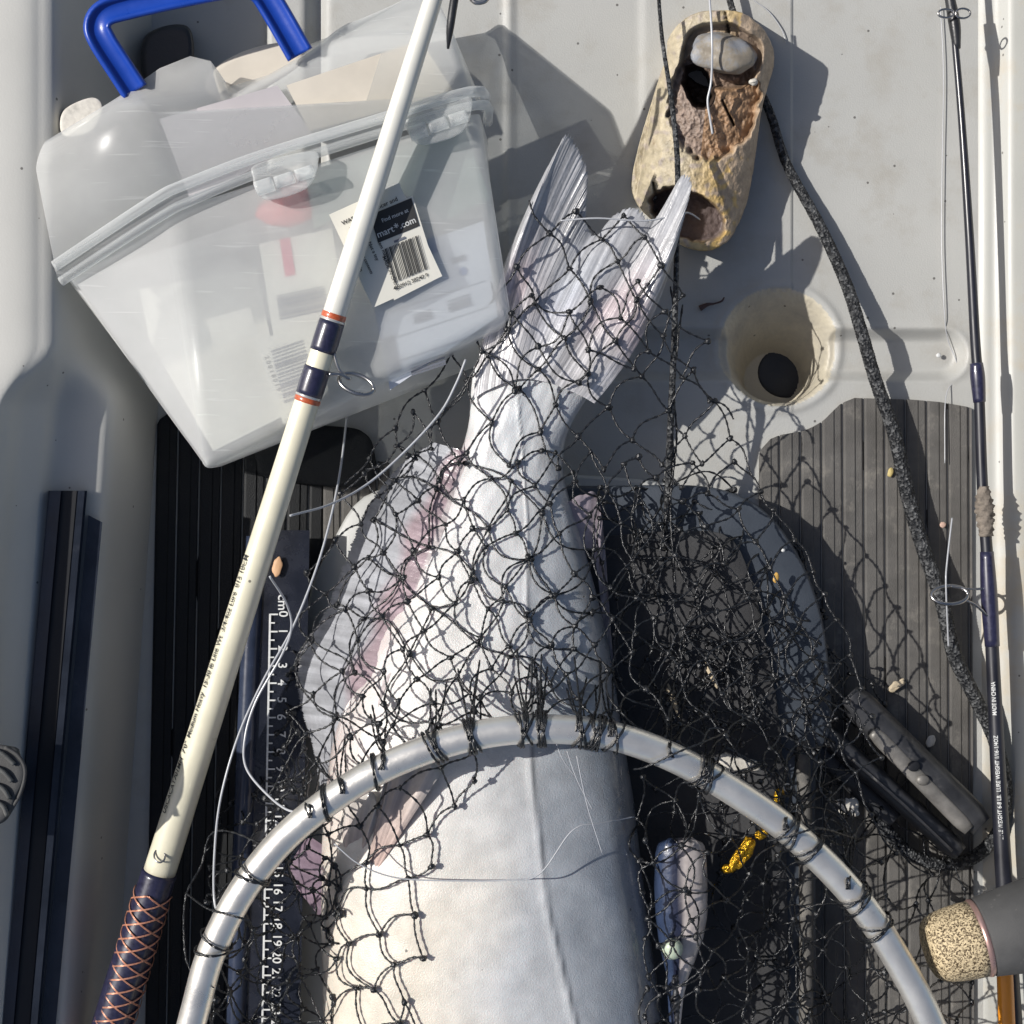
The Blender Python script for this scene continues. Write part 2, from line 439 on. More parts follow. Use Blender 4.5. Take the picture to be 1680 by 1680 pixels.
# moulded coaming round the hatch
# cup: cone between rim circle and bottom circle
N_ = 60
for t in np.linspace(0, 1, N_):
    cx_, cy_, r_ = 1278 + 14 * t, 570 + 40 * t, 96 - 48 * t ** .7
    ins = np.hypot(X - cx_, Y - cy_) < r_
    Z = np.where(ins, np.minimum(Z, -5.5 * t), Z)
rim = np.hypot(X - 1278, Y - 570) - 96
Z += .12 * np.exp(-((rim - 8) / 7) ** 2) * (rim > 0)
# sloping right side meets wall
V = np.stack([(X - 840) * K / 100, -(Y - 840) * K / 100, Z / 100], -1).reshape(-1, 3)
incup = (rim < 1).ravel()
hc = np.array([.405, .405, .385]); cc = np.array([.55, .50, .39])
C = np.where(incup[:, None], cc, hc)
M['floor'] = mat("hull_floor_plastic", (1, 1, 1), .48, var=.05, vscale=9, bump=.4, bscale=1100, specks=.15, attr=True,
                 dirt=((.33, .31, .27), 26, .50, .80), bdist=.0004)
quadmesh("floor_panel", V, grid_quads(len(ys), len(xs)), M['floor'], kayak, cols=C)
# coaming ring (raised beige rim left of the hatch)
co_out = [(905, 778), (760, 790), (640, 800), (585, 825), (545, 890), (512, 960), (500, 1040), (490, 1150), (482, 1300), (478, 1500), (476, 1800),
          (480, 2300), (900, 2360), (1290, 2300), (1290, 1800), (1290, 1300), (1280, 1000), (1220, 880), (1120, 800)]
slab("coaming", co_out, 1.5, -.3, M['hull'], kayak, bev=.25, n=200)
hatch_out = [(1000, 797), (1130, 796), (1200, 808), (1262, 845), (1312, 915), (1345, 1000), (1360, 1090), (1364, 1190), (1345, 1235), (1338, 1300), (1338, 1500), (1340, 1800),
             (1330, 2250), (900, 2300), (600, 2250), (585, 1800), (575, 1500), (560, 1300), (560, 1100), (562, 1000), (590, 905), (660, 835), (800, 800)]
hatch = slab("hatch_lid", hatch_out, 3.5, -.2, M['lid'], kayak, bev=.28, dome=.5, n=220)
hatch["label"] = "slate grey oval hatch lid under the fish and the net"
mp_out = [(990, 880), (1100, 872), (1195, 880), (1235, 960), (1262, 1080), (1280, 1200), (1290, 1400), (1290, 1800), (1240, 2100), (900, 2150), (700, 2100), (700, 1500), (760, 1000), (860, 890)]
slab("mesh_pad", mp_out, 4.12, 3.0, M['meshpad'], hatch, bev=.06, n=160)
# seam ridge on the right of the hatch
tube("hatch_rib", [(1316, 1215, 3.6), (1322, 1400, 3.7), (1322, 1700, 3.7), (1318, 2100, 3.6)], 13, M['pad'], hatch, n=50, sides=10, flat=.9)

# ribbed traction pads: real ribs with grooves between
def ribbed(name, xa, xb, pitch, top, ybot, zt, m, lab=None, slope=0.0, seed=0):
    cols = []
    x = xa
    rr = random.Random(seed)
    prof = [(0, -.28), (1.6, -.28), (2.6, .0), (6, .04), (pitch * .60, .02), (pitch * .66, -.05), (pitch * .92, -.07), (pitch - 1.2, -.10), (pitch - .4, -.28)]
    while x < xb:
        for u, z in prof:
            if x + u <= xb: cols.append((x + u, z))
        x += pitch
    rows = 60
    V = []
    for j in range(rows):
        t = j / (rows - 1)
        for (cx, cz) in cols:
            y0 = top(cx); yy = y0 + (ybot - y0) * t ** 1.3
            xx = cx + slope * (yy - 900)
            zz = zt + cz + .02 * noise.noise(Vector((cx * .05, yy * .01, seed)))
            V.append(P(xx, yy, zz))
    n = len(cols)
    F = grid_quads(rows, n).tolist()
    # front skirt down to the floor all round
    base = len(V)
    for (cx, cz) in cols: V.append(P(cx + slope * (top(cx) - 900), top(cx) - .5, -.1))
    for i in range(n - 1): F.append([base + i, i, i + 1, base + i + 1])
    for side in (0, n - 1):
        b0 = len(V)
        for j in range(rows):
            q = V[j * n + side]; V.append((q[0], q[1], -.001))
        for j in range(rows - 1):
            F.append([b0 + j, b0 + j + 1, (j + 1) * n + side, j * n + side])
    o = mobj(name, V, F, m, kayak, smooth=False)
    if lab: o["label"] = lab
    return o

def itp(pts):
    a = np.array(pts, float); return lambda x: float(np.interp(x, a[:, 0], a[:, 1]))
ribbed("traction_pad", 1244, 1606, 34.5, itp([(1244, 780), (1246, 745), (1256, 724), (1280, 714), (1325, 706), (1352, 690), (1378, 664), (1400, 653), (1500, 656), (1545, 660), (1590, 668), (1606, 676)]), 2300, .42, M['pad'],
       "brown grey ribbed traction pad on the right of the cockpit floor", slope=.004, seed=3)
ribbed("traction_pad", 252, 530, 36, itp([(252, 700), (262, 680), (290, 672), (470, 672), (530, 680)]), 2300, .42, M['padshade'],
       "ribbed traction pad coloured dark for shade, on the left of the cockpit floor", slope=-.02, seed=5)
ribbed("traction_pad", 528, 640, 30, itp([(528, 740), (640, 760)]), 1300, .40, M['pad'], "narrow ribbed strip beside the coaming", seed=9)
slab("foam_block", [(425, 700), (560, 700), (600, 712), (614, 740), (612, 790), (560, 800), (440, 785), (420, 760)], .9, -.1, M['padshade'], kayak, bev=.12)
# drain fitting at the bottom of the cup
dr = thing  # placeholder name kept out of the scene
V, F = ellipsoid(1290, 611, -5.5, 47, 42, .14, nu=32)
mobj("drain_plug", V, F, M['black'], kayak)

# left side wall with the ledge for the rail: lofted along the hull
yy = np.r_[np.arange(-600, 560, 60.0), np.arange(560, 720, 8.0), np.arange(720, 2500, 60.0)]
rows = []
for y in yy:
    t = float(sstep(560, 672, y))
    s = -.070 * (y - 800)
    def wl(f0, f1, z0, z1, n):      # straight wall between two floor positions, given in floor pixels
        return [(840 + (f0 + (f1 - f0) * k - 840) * D / (D - (z0 + (z1 - z0) * k)), z0 + (z1 - z0) * k) for k in np.linspace(0, 1, n)]
    up = [(252, -.3)] + wl(250, 180, .2, 8.6, 6) + [(92, 9.3), (84, 9.5), (70, 9.65), (-20, 10.0), (-420, 9.6)]
    lo = [(254 + s, -.3)] + wl(252 + s, 224 + s, .2, 6.2, 4) + [(146 + s, 6.7), (84 + s, 6.95), (74 + s, 7.5), (24 + s, 9.0), (-2 + s, 10.2), (-60 + s, 10.6), (-420, 10.4)]
    rows.append([(a[0] * (1 - t) + b_[0] * t, a[1] * (1 - t) + b_[1] * t) for a, b_ in zip(up, lo)])
V = []; nc = 0
for y, r in zip(yy, rows):
    q = crom(np.array(r), 60); nc = len(q)
    for x, z in q: V.append(P(x, 840 + (y - 840) * 1.0, z))
quadmesh("side_wall", V, grid_quads(len(yy), nc), M['wall'], kayak)["label"] = "left side wall of the cockpit, in shade below the sunlit gunwale"
# right side wall
V = []
for y in yy:
    s = .012 * (y - 400) if y > 400 else 0
    r = [(1596, -.35), (1600, .05), (1606 + s * .2, .12), (1612 + s * .4, .2), (1638 + s, .35), (1648 + s, .9), (1662 + s, 1.15), (1700 + s, 1.3), (1760 + s, 3.0), (1900, 8.0), (2050, 9.0), (2300, 8.6)]
    for x, z in crom(np.array(r), 50): V.append(P(x, y, z))
quadmesh("side_wall", V, grid_quads(len(yy), 50), M['bone'], kayak)["label"] = "sunlit right side wall of the cockpit with brown stains"
# hull shell below
quadmesh("hull", [(-.52, 1.1, .12), (.62, 1.1, .08), (-.52, -1.3, .12), (.62, -1.3, .08), (-.35, -1.3, -.25), (.4, -1.3, -.25), (-.35, 1.1, -.25), (.4, 1.1, -.25)],
         [(0, 2, 4, 6), (1, 7, 5, 3), (6, 4, 5, 7)], M['hull'], kayak)

# black gear rail on the left ledge
rail = thing("gear_rail", "long black slotted accessory rail screwed along the left side wall", "rail", (100, 1200, 9))
def ribbon(name, pa, pb, z0, z1, m, parent, n=30, bow=0):
    V = []
    for j in range(n):
        t = j / (n - 1)
        for (q, z) in ((pa, z0 - .5), (pa, z0), (pb, z1), (pb, z1 - .5)):
            x = np.interp(t, [0, 1], [q[0][0], q[1][0]]); y = np.interp(t, [0, 1], [q[0][1], q[1][1]])
            V.append(P(x, y, z))
    F = grid_quads(n, 4).tolist() + [[0, 1, 2, 3], [len(V) - 4, len(V) - 3, len(V) - 2, len(V) - 1]]
    return mobj(name, V, F, m, parent, smooth=False)
def rl(x0): # rail line: px at y=805 -> same line at y=2000
    return [(x0, 805), (x0 - .089 * 1195, 2000)]
ribbon("base", rl(80), rl(143), 7.55, 7.3, M['rail'], rail)
ribbon("slot", rl(102), rl(126), 7.60, 7.5, M['railslot'], rail)
ribbon("lip", rl(82), rl(100), 7.8, 7.8, M['rail'], rail)
ribbon("lip", rl(128), rl(139), 7.75, 7.65, M['rail'], rail)
ribbon("flange", [(145, 845), (38, 2000)], [(168, 857), (62, 2000)], 7.1, 6.9, M['rail'], rail)

# ------------------------------------------------------------------ catfish
fish = thing("catfish", "large silvery white catfish lying tail up across the hatch, partly in the net", "fish", (820, 1300, 4))
rowsF = np.array([  # y, xl, xr, zc, b
    (600, 778, 1000, 5.6, .5), (640, 772, 972, 5.5, .9), (700, 770, 934, 5.4, 1.35), (740, 756, 922, 5.35, 1.6), (790, 738, 925, 5.4, 1.9), (850, 708, 945, 5.5, 2.4), (910, 676, 962, 5.6, 2.8),
    (980, 645, 980, 5.8, 3.2), (1060, 608, 1000, 6.0, 3.6), (1140, 568, 1012, 6.2, 4.0), (1220, 545, 1024, 6.4, 4.4), (1300, 534, 1038, 6.5, 4.7), (1400, 528, 1050, 6.6, 4.9),
    (1500, 528, 1062, 6.6, 5.0), (1600, 530, 1076, 6.6, 5.1), (1700, 532, 1090, 6.6, 5.1), (1850, 520, 1105, 6.6, 5.2), (2050, 500, 1110, 6.6, 5.2), (2300, 540, 1080, 6.4, 4.6), (2500, 620, 1000, 6.0, 3.2), (2600, 740, 900, 5.6, 1.2)])
fy = np.r_[np.arange(600, 1720, 8.0), np.linspace(1720, 2600, 50)]
fr = np.stack([np.interp(fy, rowsF[:, 0], rowsF[:, k]) for k in range(5)], 1)
ker = np.ones(7) / 7
for k in (1, 2, 3, 4):
    pad_ = np.pad(fr[:, k], 3, mode='edge'); fr[:, k] = np.convolve(pad_, ker, 'valid')
NA = 260
V = []; C = []
white = np.array([.62, .62, .615]); warm = np.array([.68, .61, .49]); pinkc = np.array([.56, .40, .43]); grey = np.array([.29, .315, .345]); dark = np.array([.16, .165, .19]); blu = np.array([.56, .61, .65])
for (y, xl, xr, zc, b_) in fr:
    xc, a_ = (xl + xr) / 2, (xr - xl) / 2
    ox, oy, _ = P(xc, y, zc)
    wa = a_ * K * (D - zc) / D / 100
    for i in range(NA):
        th = 2 * math.pi * i / NA
        c, s_ = math.cos(th), math.sin(th)
        e = .92
        x = ox + wa * math.copysign(abs(c) ** e, c); z = zc / 100 + b_ / 100 * math.copysign(abs(s_) ** e, s_)
        u = c
        # lateral line: slight thread
        ll = (np.interp(y, [700, 850, 1000, 1250, 1450, 1700, 2600], [852, 860, 858, 862, 885, 945, 940]) - xc) / max(a_, 1)
        lump = .05 * noise.noise(Vector((c * 2.5, y * .012, 0))) + .012 * noise.noise(Vector((c * 6, y * .03, 3))) + .005 * noise.noise(Vector((c * 18, y * .09, 5)))
        z += lump / 100 * (3 if s_ > 0 else 0)
        if s_ > 0: z += .10 / 100 * math.exp(-((u - ll - .006 * math.sin(y * .5)) / .016) ** 2)
        V.append((x, oy, z))
        n1 = noise.noise(Vector((u * 1.6, y * .006, 1.0))); n2 = noise.noise(Vector((u * 5, y * .02, 7)))
        col = white * 1.0
        gf = .45 * float(np.clip((u + .10 - .25 * n1) / .45, 0, 1)) + .55 * float(np.clip((u - ll + .03) / .10, 0, 1))
        if y > 1150 or True:
            g0 = float(np.interp(y, [600, 800, 1000, 1250, 1700], [.4, .35, .65, .85, .85]))  # grey of the flank, deepened lower down to paint in the hoop's shade
            col = col * (1 - gf * g0) + grey * gf * g0
        tb = float(np.clip(.5 - abs(u + .1) * 1.2, 0, 1)) * float(np.interp(y, [600, 640, 760, 900], [1, .9, .4, 0])) ; col = col * (1 - tb) + blu * tb
        dk = float(np.clip((u - .80) / .2, 0, 1)) * float(np.interp(y, [700, 900, 1300], [.3, .75, .95])); col = col * (1 - dk) + dark * dk
        pk = float(np.clip((-u - .68 + .1 * n2) / .28, 0, 1)) * float(np.interp(y, [700, 760, 1150, 1300, 1500], [0, .55, .5, .5, .2])); col = col * (1 - pk) + pinkc * pk
        wm = float(np.clip(.4 - u + .5 * n1, 0, 1)) * float(np.interp(y, [800, 950, 1200, 1450, 1700], [0, .2, .3, .85, 1.0])) * .85; col = col * (1 - wm) + warm * wm
        col = col * (1 + .10 * n2)
        if s_ > 0: col = col * (1 - .55 * math.exp(-((u - ll - .016) / .009) ** 2)) * (1 + .12 * math.exp(-((u - ll + .004) / .008) ** 2))
        n3 = noise.noise(Vector((u * 14, y * .05, 11))); col = col * (1 + .10 * n3)
        C.append(col)
V = np.array(V); C = np.clip(np.array(C), 0, .9)
F = grid_quads(len(fr), NA, wrap=True).tolist(); F.append(list(range(NA))); F.append(list(range((len(fr) - 1) * NA, len(fr) * NA))[::-1])
body = mobj("body", V, F, M['fish'], fish, cols=C)

# a fin = sheet between a base curve and a tip curve, with ray ridges
def fin(name, base, tip, nray, ns, nt, colf, amp=.07, bend=None, parent=fish, m=None, zj=0.0, ragged=0.0, seed=0, thick=.04):
    bs = crom(base, ns); tp = crom(tip, ns)
    rg = random.Random(seed)
    jr = np.array([rg.uniform(-1, 1) for _ in range(ns)])
    V = []; C = []
    for sgn in (1, -1):
        for j in range(nt):
            t = j / (nt - 1)
            for i in range(ns):
                s = i / (ns - 1)
                te = t * (1 + ragged * (jr[i] if t > .5 else 0) * (t - .5) * 2)
                q = bs[i] * (1 - te) + tp[i] * te
                if bend: q = q + np.array(bend(s, t))
                ray = 1.7 * noise.noise(Vector((s * nray * 1.5 + .25 * t, t * .8, seed + 1.5))) + .5 * noise.noise(Vector((s * nray * 4, t * 2, seed)))
                z = q[2] + amp * ray * min(1, .3 + t) + zj * noise.noise(Vector((s * 5, t * 1.5, seed))) * t
                V.append(P(q[0], q[1], z + (0 if sgn > 0 else -thick)))
                C.append(np.clip(np.array(colf(s, t)) * (1 + .20 * ray), 0, 1))
    F = grid_quads(nt, ns).tolist() + [f[::-1] for f in grid_quads(nt, ns, off=nt * ns).tolist()]
    o2 = nt * ns
    for i in range(ns - 1):
        F.append([(nt - 1) * ns + i, o2 + (nt - 1) * ns + i, o2 + (nt - 1) * ns + i + 1, (nt - 1) * ns + i + 1])
    return mobj(name, V, F, m or M['fin'], parent, cols=C)

def tailcol(s, t):
    base = np.array([.58, .57, .575]); tipc = np.array([.37, .375, .39]); pk = np.array([.52, .40, .42])
    c = base * (1 - t) + tipc * t
    p = math.exp(-((t - .42) / .16) ** 2) * (.9 if s > .62 or s < .25 else .35); c = c * (1 - .6 * p) + pk * .6 * p
    bl = math.exp(-((s - .5) / .12) ** 2) * math.exp(-((t - .5) / .3) ** 2); c = c * (1 - .5 * bl) + np.array([.42, .47, .54]) * .5 * bl
    k = noise.noise(Vector((s * 40, t * 1.2, 2))); k2 = noise.noise(Vector((s * 9, t * 3, 6))); return c * (1.30 + .22 * k + .18 * k2)
tail = fin("tail_fin", [(776, 655, 6.2), (800, 640, 6.4), (850, 622, 6.7), (900, 628, 6.7), (950, 648, 6.3), (975, 662, 5.9)],
    [(876, 318, 7.0), (905, 262, 7.2), (930, 222, 7.4), (950, 248, 7.3), (963, 285, 7.2), (962, 335, 7.0), (962, 362, 6.8), (970, 384, 6.7), (982, 384, 6.9), (994, 368, 7.1), (1012, 350, 7.4), (1042, 343, 7.5), (1066, 362, 7.3), (1080, 352, 7.2),
     (1100, 318, 7.6), (1118, 290, 7.8), (1134, 300, 7.6), (1124, 350, 7.2), (1105, 420, 6.9)],
    56, 520, 34, tailcol, amp=.022, zj=1.3, seed=4, ragged=.012,
    bend=lambda s, t: ((-34 if s < .3 else -34 + (s - .3) * 100) * t * (1 - t) * 2.0, 12 * t * (1 - t), .5 * math.sin(s * 9) * t))
# anal fin down the left edge with its pink base band
def analcol(s, t):
    pk = np.array([.42, .325, .355]); gr = np.array([.47, .48, .51])
    k = float(np.clip((t - .34 - .05 * math.sin(s * 30)) / .14, 0, 1)); c = pk * (1 - k) + gr * k
    if t < .07: c = np.array([.60, .54, .54])
    return c * (1 + .15 * noise.noise(Vector((s * 60, t * 2, 5))))
def onbody(x, y, d=.12):
    k = [float(np.interp(y, fy, fr[:, q])) for q in (1, 2, 3, 4)]
    u = (x - (k[0] + k[1]) / 2) / ((k[1] - k[0]) / 2)
    return (x, y, k[2] + k[3] * math.sqrt(max(.02, 1 - u * u)) + d)
fin("anal_fin", [onbody(*q) for q in ((770, 742), (752, 800), (728, 870), (700, 950), (662, 1050), (628, 1140), (598, 1220), (575, 1290))],
    [(712, 726, 5.2), (655, 765, 4.6), (602, 835, 4.2), (565, 925, 4.0), (530, 1010, 3.9), (492, 1075, 3.8), (492, 1150, 3.9), (512, 1220, 4.2), (525, 1290, 4.5)],
    46, 620, 30, analcol, amp=.03, zj=.35, seed=9, ragged=.018, bend=lambda s, t: (0, 0, 1.5 * t * (1 - t)))
# pelvic fins, adipose fin, dark fin lower left, dorsal strip
def pcol(s, t): return (np.array([.66, .48, .42]) * (1 - t) + np.array([.60, .57, .53]) * t) * (1 + .12 * noise.noise(Vector((s * 9, t * 2, 1))))
fin("pelvic_fin", [onbody(597, 1446, .2), onbody(604, 1444, .25), onbody(612, 1438, .3)], [onbody(628, 1290, 1.0), onbody(650, 1240, 1.3), onbody(690, 1226, 1.4), onbody(724, 1268, 1.0)], 9, 90, 20, pcol, amp=.022, zj=.3, seed=2)
fin("pelvic_fin", [onbody(560, 1478, .2), onbody(564, 1474, .2), onbody(570, 1470, .2)], [onbody(556, 1360, .6), onbody(572, 1310, .9), onbody(612, 1300, .9), onbody(620, 1340, .5)], 8, 80, 18, pcol, amp=.022, zj=.3, seed=3)
fin("pectoral_fin", [(532, 1505, 6.6), (536, 1460, 6.8), (535, 1390, 7.0)], [(520, 1500, 6.0), (476, 1432, 5.4), (505, 1370, 6.0)], 6, 50, 14, lambda s, t: (.27, .20, .25), amp=.05, seed=6)
fin("adipose_fin", [(935, 905, 6.2), (948, 915, 6.0), (975, 915, 5.6), (998, 1100, 5.4)], [(932, 824, 6.4), (955, 812, 6.2), (985, 832, 5.6), (1006, 1080, 5.2)], 10, 80, 14,
    lambda s, t: np.array([.44, .38, .42]) * (1 - s * .5), amp=.06, zj=.3, seed=7)

# ------------------------------------------------------------------ tackle box
box = thing("tackle_box", "frosted translucent tackle box with blue handle leaning on the left wall", "tackle box", (450, 400, 0))
def shell(name, verts, faces, m, parent, bev=.006, seg=4, th=.0012, sub=0):
    o = mobj(name, [P(*v) for v in verts], faces, m, parent, smooth=True)
    if bev:
        bm = o.modifiers.new("bevel", 'BEVEL'); bm.width = bev; bm.segments = seg; bm.limit_method = 'ANGLE'; bm.angle_limit = math.radians(12)
    if th:
        so = o.modifiers.new("wall", 'SOLIDIFY'); so.thickness = th; so.offset = -1
    return o
# body: open at the rim. front face, left end, right end, bottom, back
bv = [(285, 345, 10.2), (786, 184, 8.8), (842, 520, 7.9), (332, 776, 8.0),      # 0-3 front: TL TR BR BL
      (100, 466, 9.6), (800, 230, 1.5), (822, 590, .8), (345, 772, .8)]         # 4-7 back
shell("body", bv[:8], [(0, 3, 2, 1), (4, 7, 3, 0), (1, 2, 6, 5), (3, 7, 6, 2), (4, 5, 6, 7)], M['frost'], box, bev=.007, seg=5)
# lid
lv = [(90, 436, 9.9), (280, 304, 10.7), (776, 150, 9.0), (704, -30, 3.5), (560, 42, 7.5), (505, 88, 8.7), (378, 166, 9.2), (226, 168, 10.6),
      (56, 262, 10.1), (74, 232, 10.1), (196, 158, 9.8), (312, 92, 8.8), (358, 112, 8.9),          # 8-12
      (800, 190, 3.0), (715, 0, 3.0), (360, 130, 4.0), (540, 60, 4.0), (746, 58, 8.9), (640, 60, 8.7), (372, 136, 9.0), (346, 100, 8.8), (262, 112, 9.2)]
shell("lid", lv, [(0, 1, 7, 8), (1, 2, 17, 18, 5, 6, 7), (18, 17, 3, 4, 5), (8, 7, 10, 9), (7, 6, 19, 20, 11, 21, 10), (2, 13, 14, 17), (17, 14, 3), (4, 3, 14, 16), (5, 4, 16), (6, 5, 16, 15), (19, 6, 15)], M['frostlid'], box, bev=.011, seg=6)
# double rim
tube("rim", [(90, 436, 10.1), (185, 372, 10.6), (262, 322, 10.9), (300, 304, 10.9), (420, 258, 10.6), (600, 202, 10.1), (776, 150, 9.5), (796, 176, 6)], 9, M['frostrim'], box, n=90, sides=12)
tube("rim", [(100, 462, 9.8), (196, 398, 10.3), (272, 350, 10.5), (308, 332, 10.5), (425, 284, 10.2), (600, 226, 9.7), (784, 172, 9.1), (800, 200, 5)], 8, M['frostrim'], box, n=90, sides=12)
def flange():
    a = crom([(92, 448, 9.9), (190, 385, 10.4), (268, 336, 10.6), (304, 318, 10.65), (422, 271, 10.35), (600, 214, 9.85), (780, 161, 9.25)], 80)
    V = []
    for x, y, z in a:
        for dx_, dy_, dz_ in ((-5, -14, -.1), (-3, -8, .12), (3, 8, .12), (5, 14, -.1)):
            V.append(P(x + dx_, y + dy_, z + dz_))
    o = mobj("rim_flange", V, grid_quads(80, 4).tolist(), M['frostrim'], box)
flange()
for (cx, cy, lz) in ((470, 282, 10.4), (722, 192, 9.6)):
    la = thing  # latch made of a plate and two hinge barrels
    pl = slab("latch", [(cx - 55, cy + 10), (cx - 50, cy - 12), (cx + 40, cy - 34), (cx + 52, cy - 16), (cx + 34, cy + 26), (cx - 28, cy + 46), (cx - 50, cy + 30)], lz + .25, lz - .3, M['frostrim'], box, bev=.08, n=60)
    for k, (x0, x1) in enumerate(((-50, -22), (-18, 12), (16, 44))):
        V, F = pxtube([(cx + x0, cy + 12 - x0 * .33, lz + .35), (cx + x1, cy + 12 - x1 * .33, lz + .35)], 10 if k else 12, n=6, sides=14)
        mobj("hinge_barrel", V, F, M['frostrim'], pl)
# handle: flat bar swept along a trapezoid, with a raised edge on both sides
hp = [(222, 150, 9.6), (196, 110, 10.0), (168, 66, 10.4), (160, 42, 10.5), (172, 22, 10.5), (210, 10, 10.4), (300, -10, 10.2), (392, -26, 9.9), (424, -18, 9.8), (446, 10, 9.6), (492, 90, 9.2)]
def sweep(name, pts, prof, m, parent, n=120):
    c = crom(pts, n); V = []
    d = np.gradient(c[:, :2], axis=0); d /= np.linalg.norm(d, axis=1)[:, None]
    nn = np.c_[-d[:, 1], d[:, 0]]
    for q, w in zip(c, nn):
        for u, z in prof: V.append(P(q[0] + w[0] * u, q[1] + w[1] * u, q[2] + z))
    k = len(prof)
    F = grid_quads(n, k, wrap=True).tolist(); F.append(list(range(k))); F.append(list(range((n - 1) * k, n * k))[::-1])
    return mobj(name, V, F, m, parent)
hprof = [(u * 1.18, z) for u, z in [(-19, -.25), (-20, .1), (-18, .30), (-13, .32), (-11, .12), (0, .08), (11, .12), (12, .32), (17, .30), (19, .1), (18, -.25)]]
handle = sweep("handle", hp, hprof, M['blue'], box)
handle["label"] = "dark blue plastic carry handle"

def text_geo(s, bold=False):
    cu = bpy.data.curves.new("txt", 'FONT'); cu.body = s; cu.size = 1.0; cu.resolution_u = 3
    if bold: cu.offset = .012
    o = bpy.data.objects.new("txt", cu); SC.collection.objects.link(o)
    dg = bpy.context.evaluated_depsgraph_get(); me = bpy.data.meshes.new_from_object(o.evaluated_get(dg))
    V = np.array([v.co[:2] for v in me.vertices]) if len(me.vertices) else np.zeros((0, 2)); F = [list(p.vertices) for p in me.polygons]
    bpy.data.objects.remove(o); bpy.data.curves.remove(cu); bpy.data.meshes.remove(me)
    return V, F

# flat cards inside the box: corner TL, TR, BL in picture pixels with depth; print elements in (u, v) of the card
def card(name, label, cat, tl, tr, bl, m, prints=(), group=None, shape=None, outside=False):
    fz = lambda q: (q[0], q[1], 10.45 - (q[0] - 285) * .0028 - max(0, q[1] - 345 + (q[0] - 285) * .32) * .0036 - (-.40 if outside else .5) + (0 if outside else (q[2] - 9.6) * .2))
    tl, tr, bl = fz(tl), fz(tr), fz(bl)
    A = PV(*tl); U = PV(*tr) - A; W = PV(*bl) - A; n = U.cross(W).normalized()
    if n.z < 0: n = -n
    r = thing(name, label, cat, (tl[0], tl[1], tl[2]), group)
    sh = shape or [(0, 0), (1, 0), (1, 1), (0, 1)]
    V = [A + U * u + W * v for u, v in sh] + [A + U * u + W * v - n * .0006 for u, v in sh]; k = len(sh)
    F = [list(range(k)), list(range(k, 2 * k))[::-1]] + [[i, i + k, (i + 1) % k + k, (i + 1) % k] for i in range(k)]
    mobj("card", V, F, m, r, smooth=False)
    h = 1
    for e in prints:
        kind = e[0]
        off = n * (.00025 + .00012 * h)
        if kind == 'rect':
            _, pn, u0, v0, u1, v1, mm = e
            V = [A + U * a + W * b_ + off for a, b_ in ((u0, v0), (u1, v0), (u1, v1), (u0, v1))]
            mobj(pn, V, [(0, 1, 2, 3)], mm, r, smooth=False); h += 1
        elif kind == 'bars':
            _, u0, v0, u1, v1, nb, mm, vert = e
            rg = random.Random(len(name) + nb); V = []; F = []
            t = 0
            for i in range(nb):
                w = rg.choice([.35, .5, .8]) / nb; s0 = i / nb; s1 = s0 + w
                if vert: qs = ((u0 + (u1 - u0) * s0, v0), (u0 + (u1 - u0) * s1, v0), (u0 + (u1 - u0) * s1, v1), (u0 + (u1 - u0) * s0, v1))
                else: qs = ((u0, v0 + (v1 - v0) * s0), (u1, v0 + (v1 - v0) * s0), (u1, v0 + (v1 - v0) * s1), (u0, v0 + (v1 - v0) * s1))
                F.append([len(V) + q for q in range(4)]); V += [A + U * a + W * b_ + off for a, b_ in qs]
            mobj("barcode" if nb > 8 else "fine_print", V, F, mm, r, smooth=False)
        elif kind == 'text':
            _, u, v, size, s, mm, rot = e      # size relative to W length
            T, F = text_geo(s, True); ue = U.normalized(); we = -(W - ue * W.dot(ue)).normalized(); L = W.length * size
            c, sn = math.cos(rot), math.sin(rot)
            V = [A + U * u + W * v + off + (ue * (x * c - y * sn) + we * (x * sn + y * c)) * L for x, y in T]
            mobj("lettering", V, F, mm, r, smooth=False)
        elif kind == 'disc':
            _, u, v, rad, mm = e
            V = [A + U * u + W * v + off + (U.normalized() * math.cos(a) + W.normalized() * math.sin(a)) * rad for a in np.linspace(0, 2 * math.pi, 28, endpoint=False)]
            mobj("round_print", V, [list(range(28))], mm, r, smooth=False)
    return r
def zf(px, py, d=.6):   # depth d cm behind the front wall
    return 11.0 - (py - .33 * (540 - px) * 0 - 200) / 400 * 2.4 - d
CR = M['card']
card("lure_card", "cream card with small warning print on the tackle box front, crossed by the cream rod", "package card",
     (540, 352, 9.85), (655, 300, 9.9), (612, 505, 8.9), CR,
     [('text', .10, .15, .060, "WARNING: Cancer and", M['ink'], 0), ('text', .16, .22, .055, "www.P65Warnings", M['ink'], 0),
      ('text', .05, .36, .05, "Assembled in", M['ink'], -1.57), ('text', .16, .38, .045, "package contents", M['ink'], -1.57), ('text', .30, .40, .05, "Not a toy", M['ink'], -1.57), ('text', .42, .42, .05, "Item may vary", M['ink'], -1.57)], outside=True)
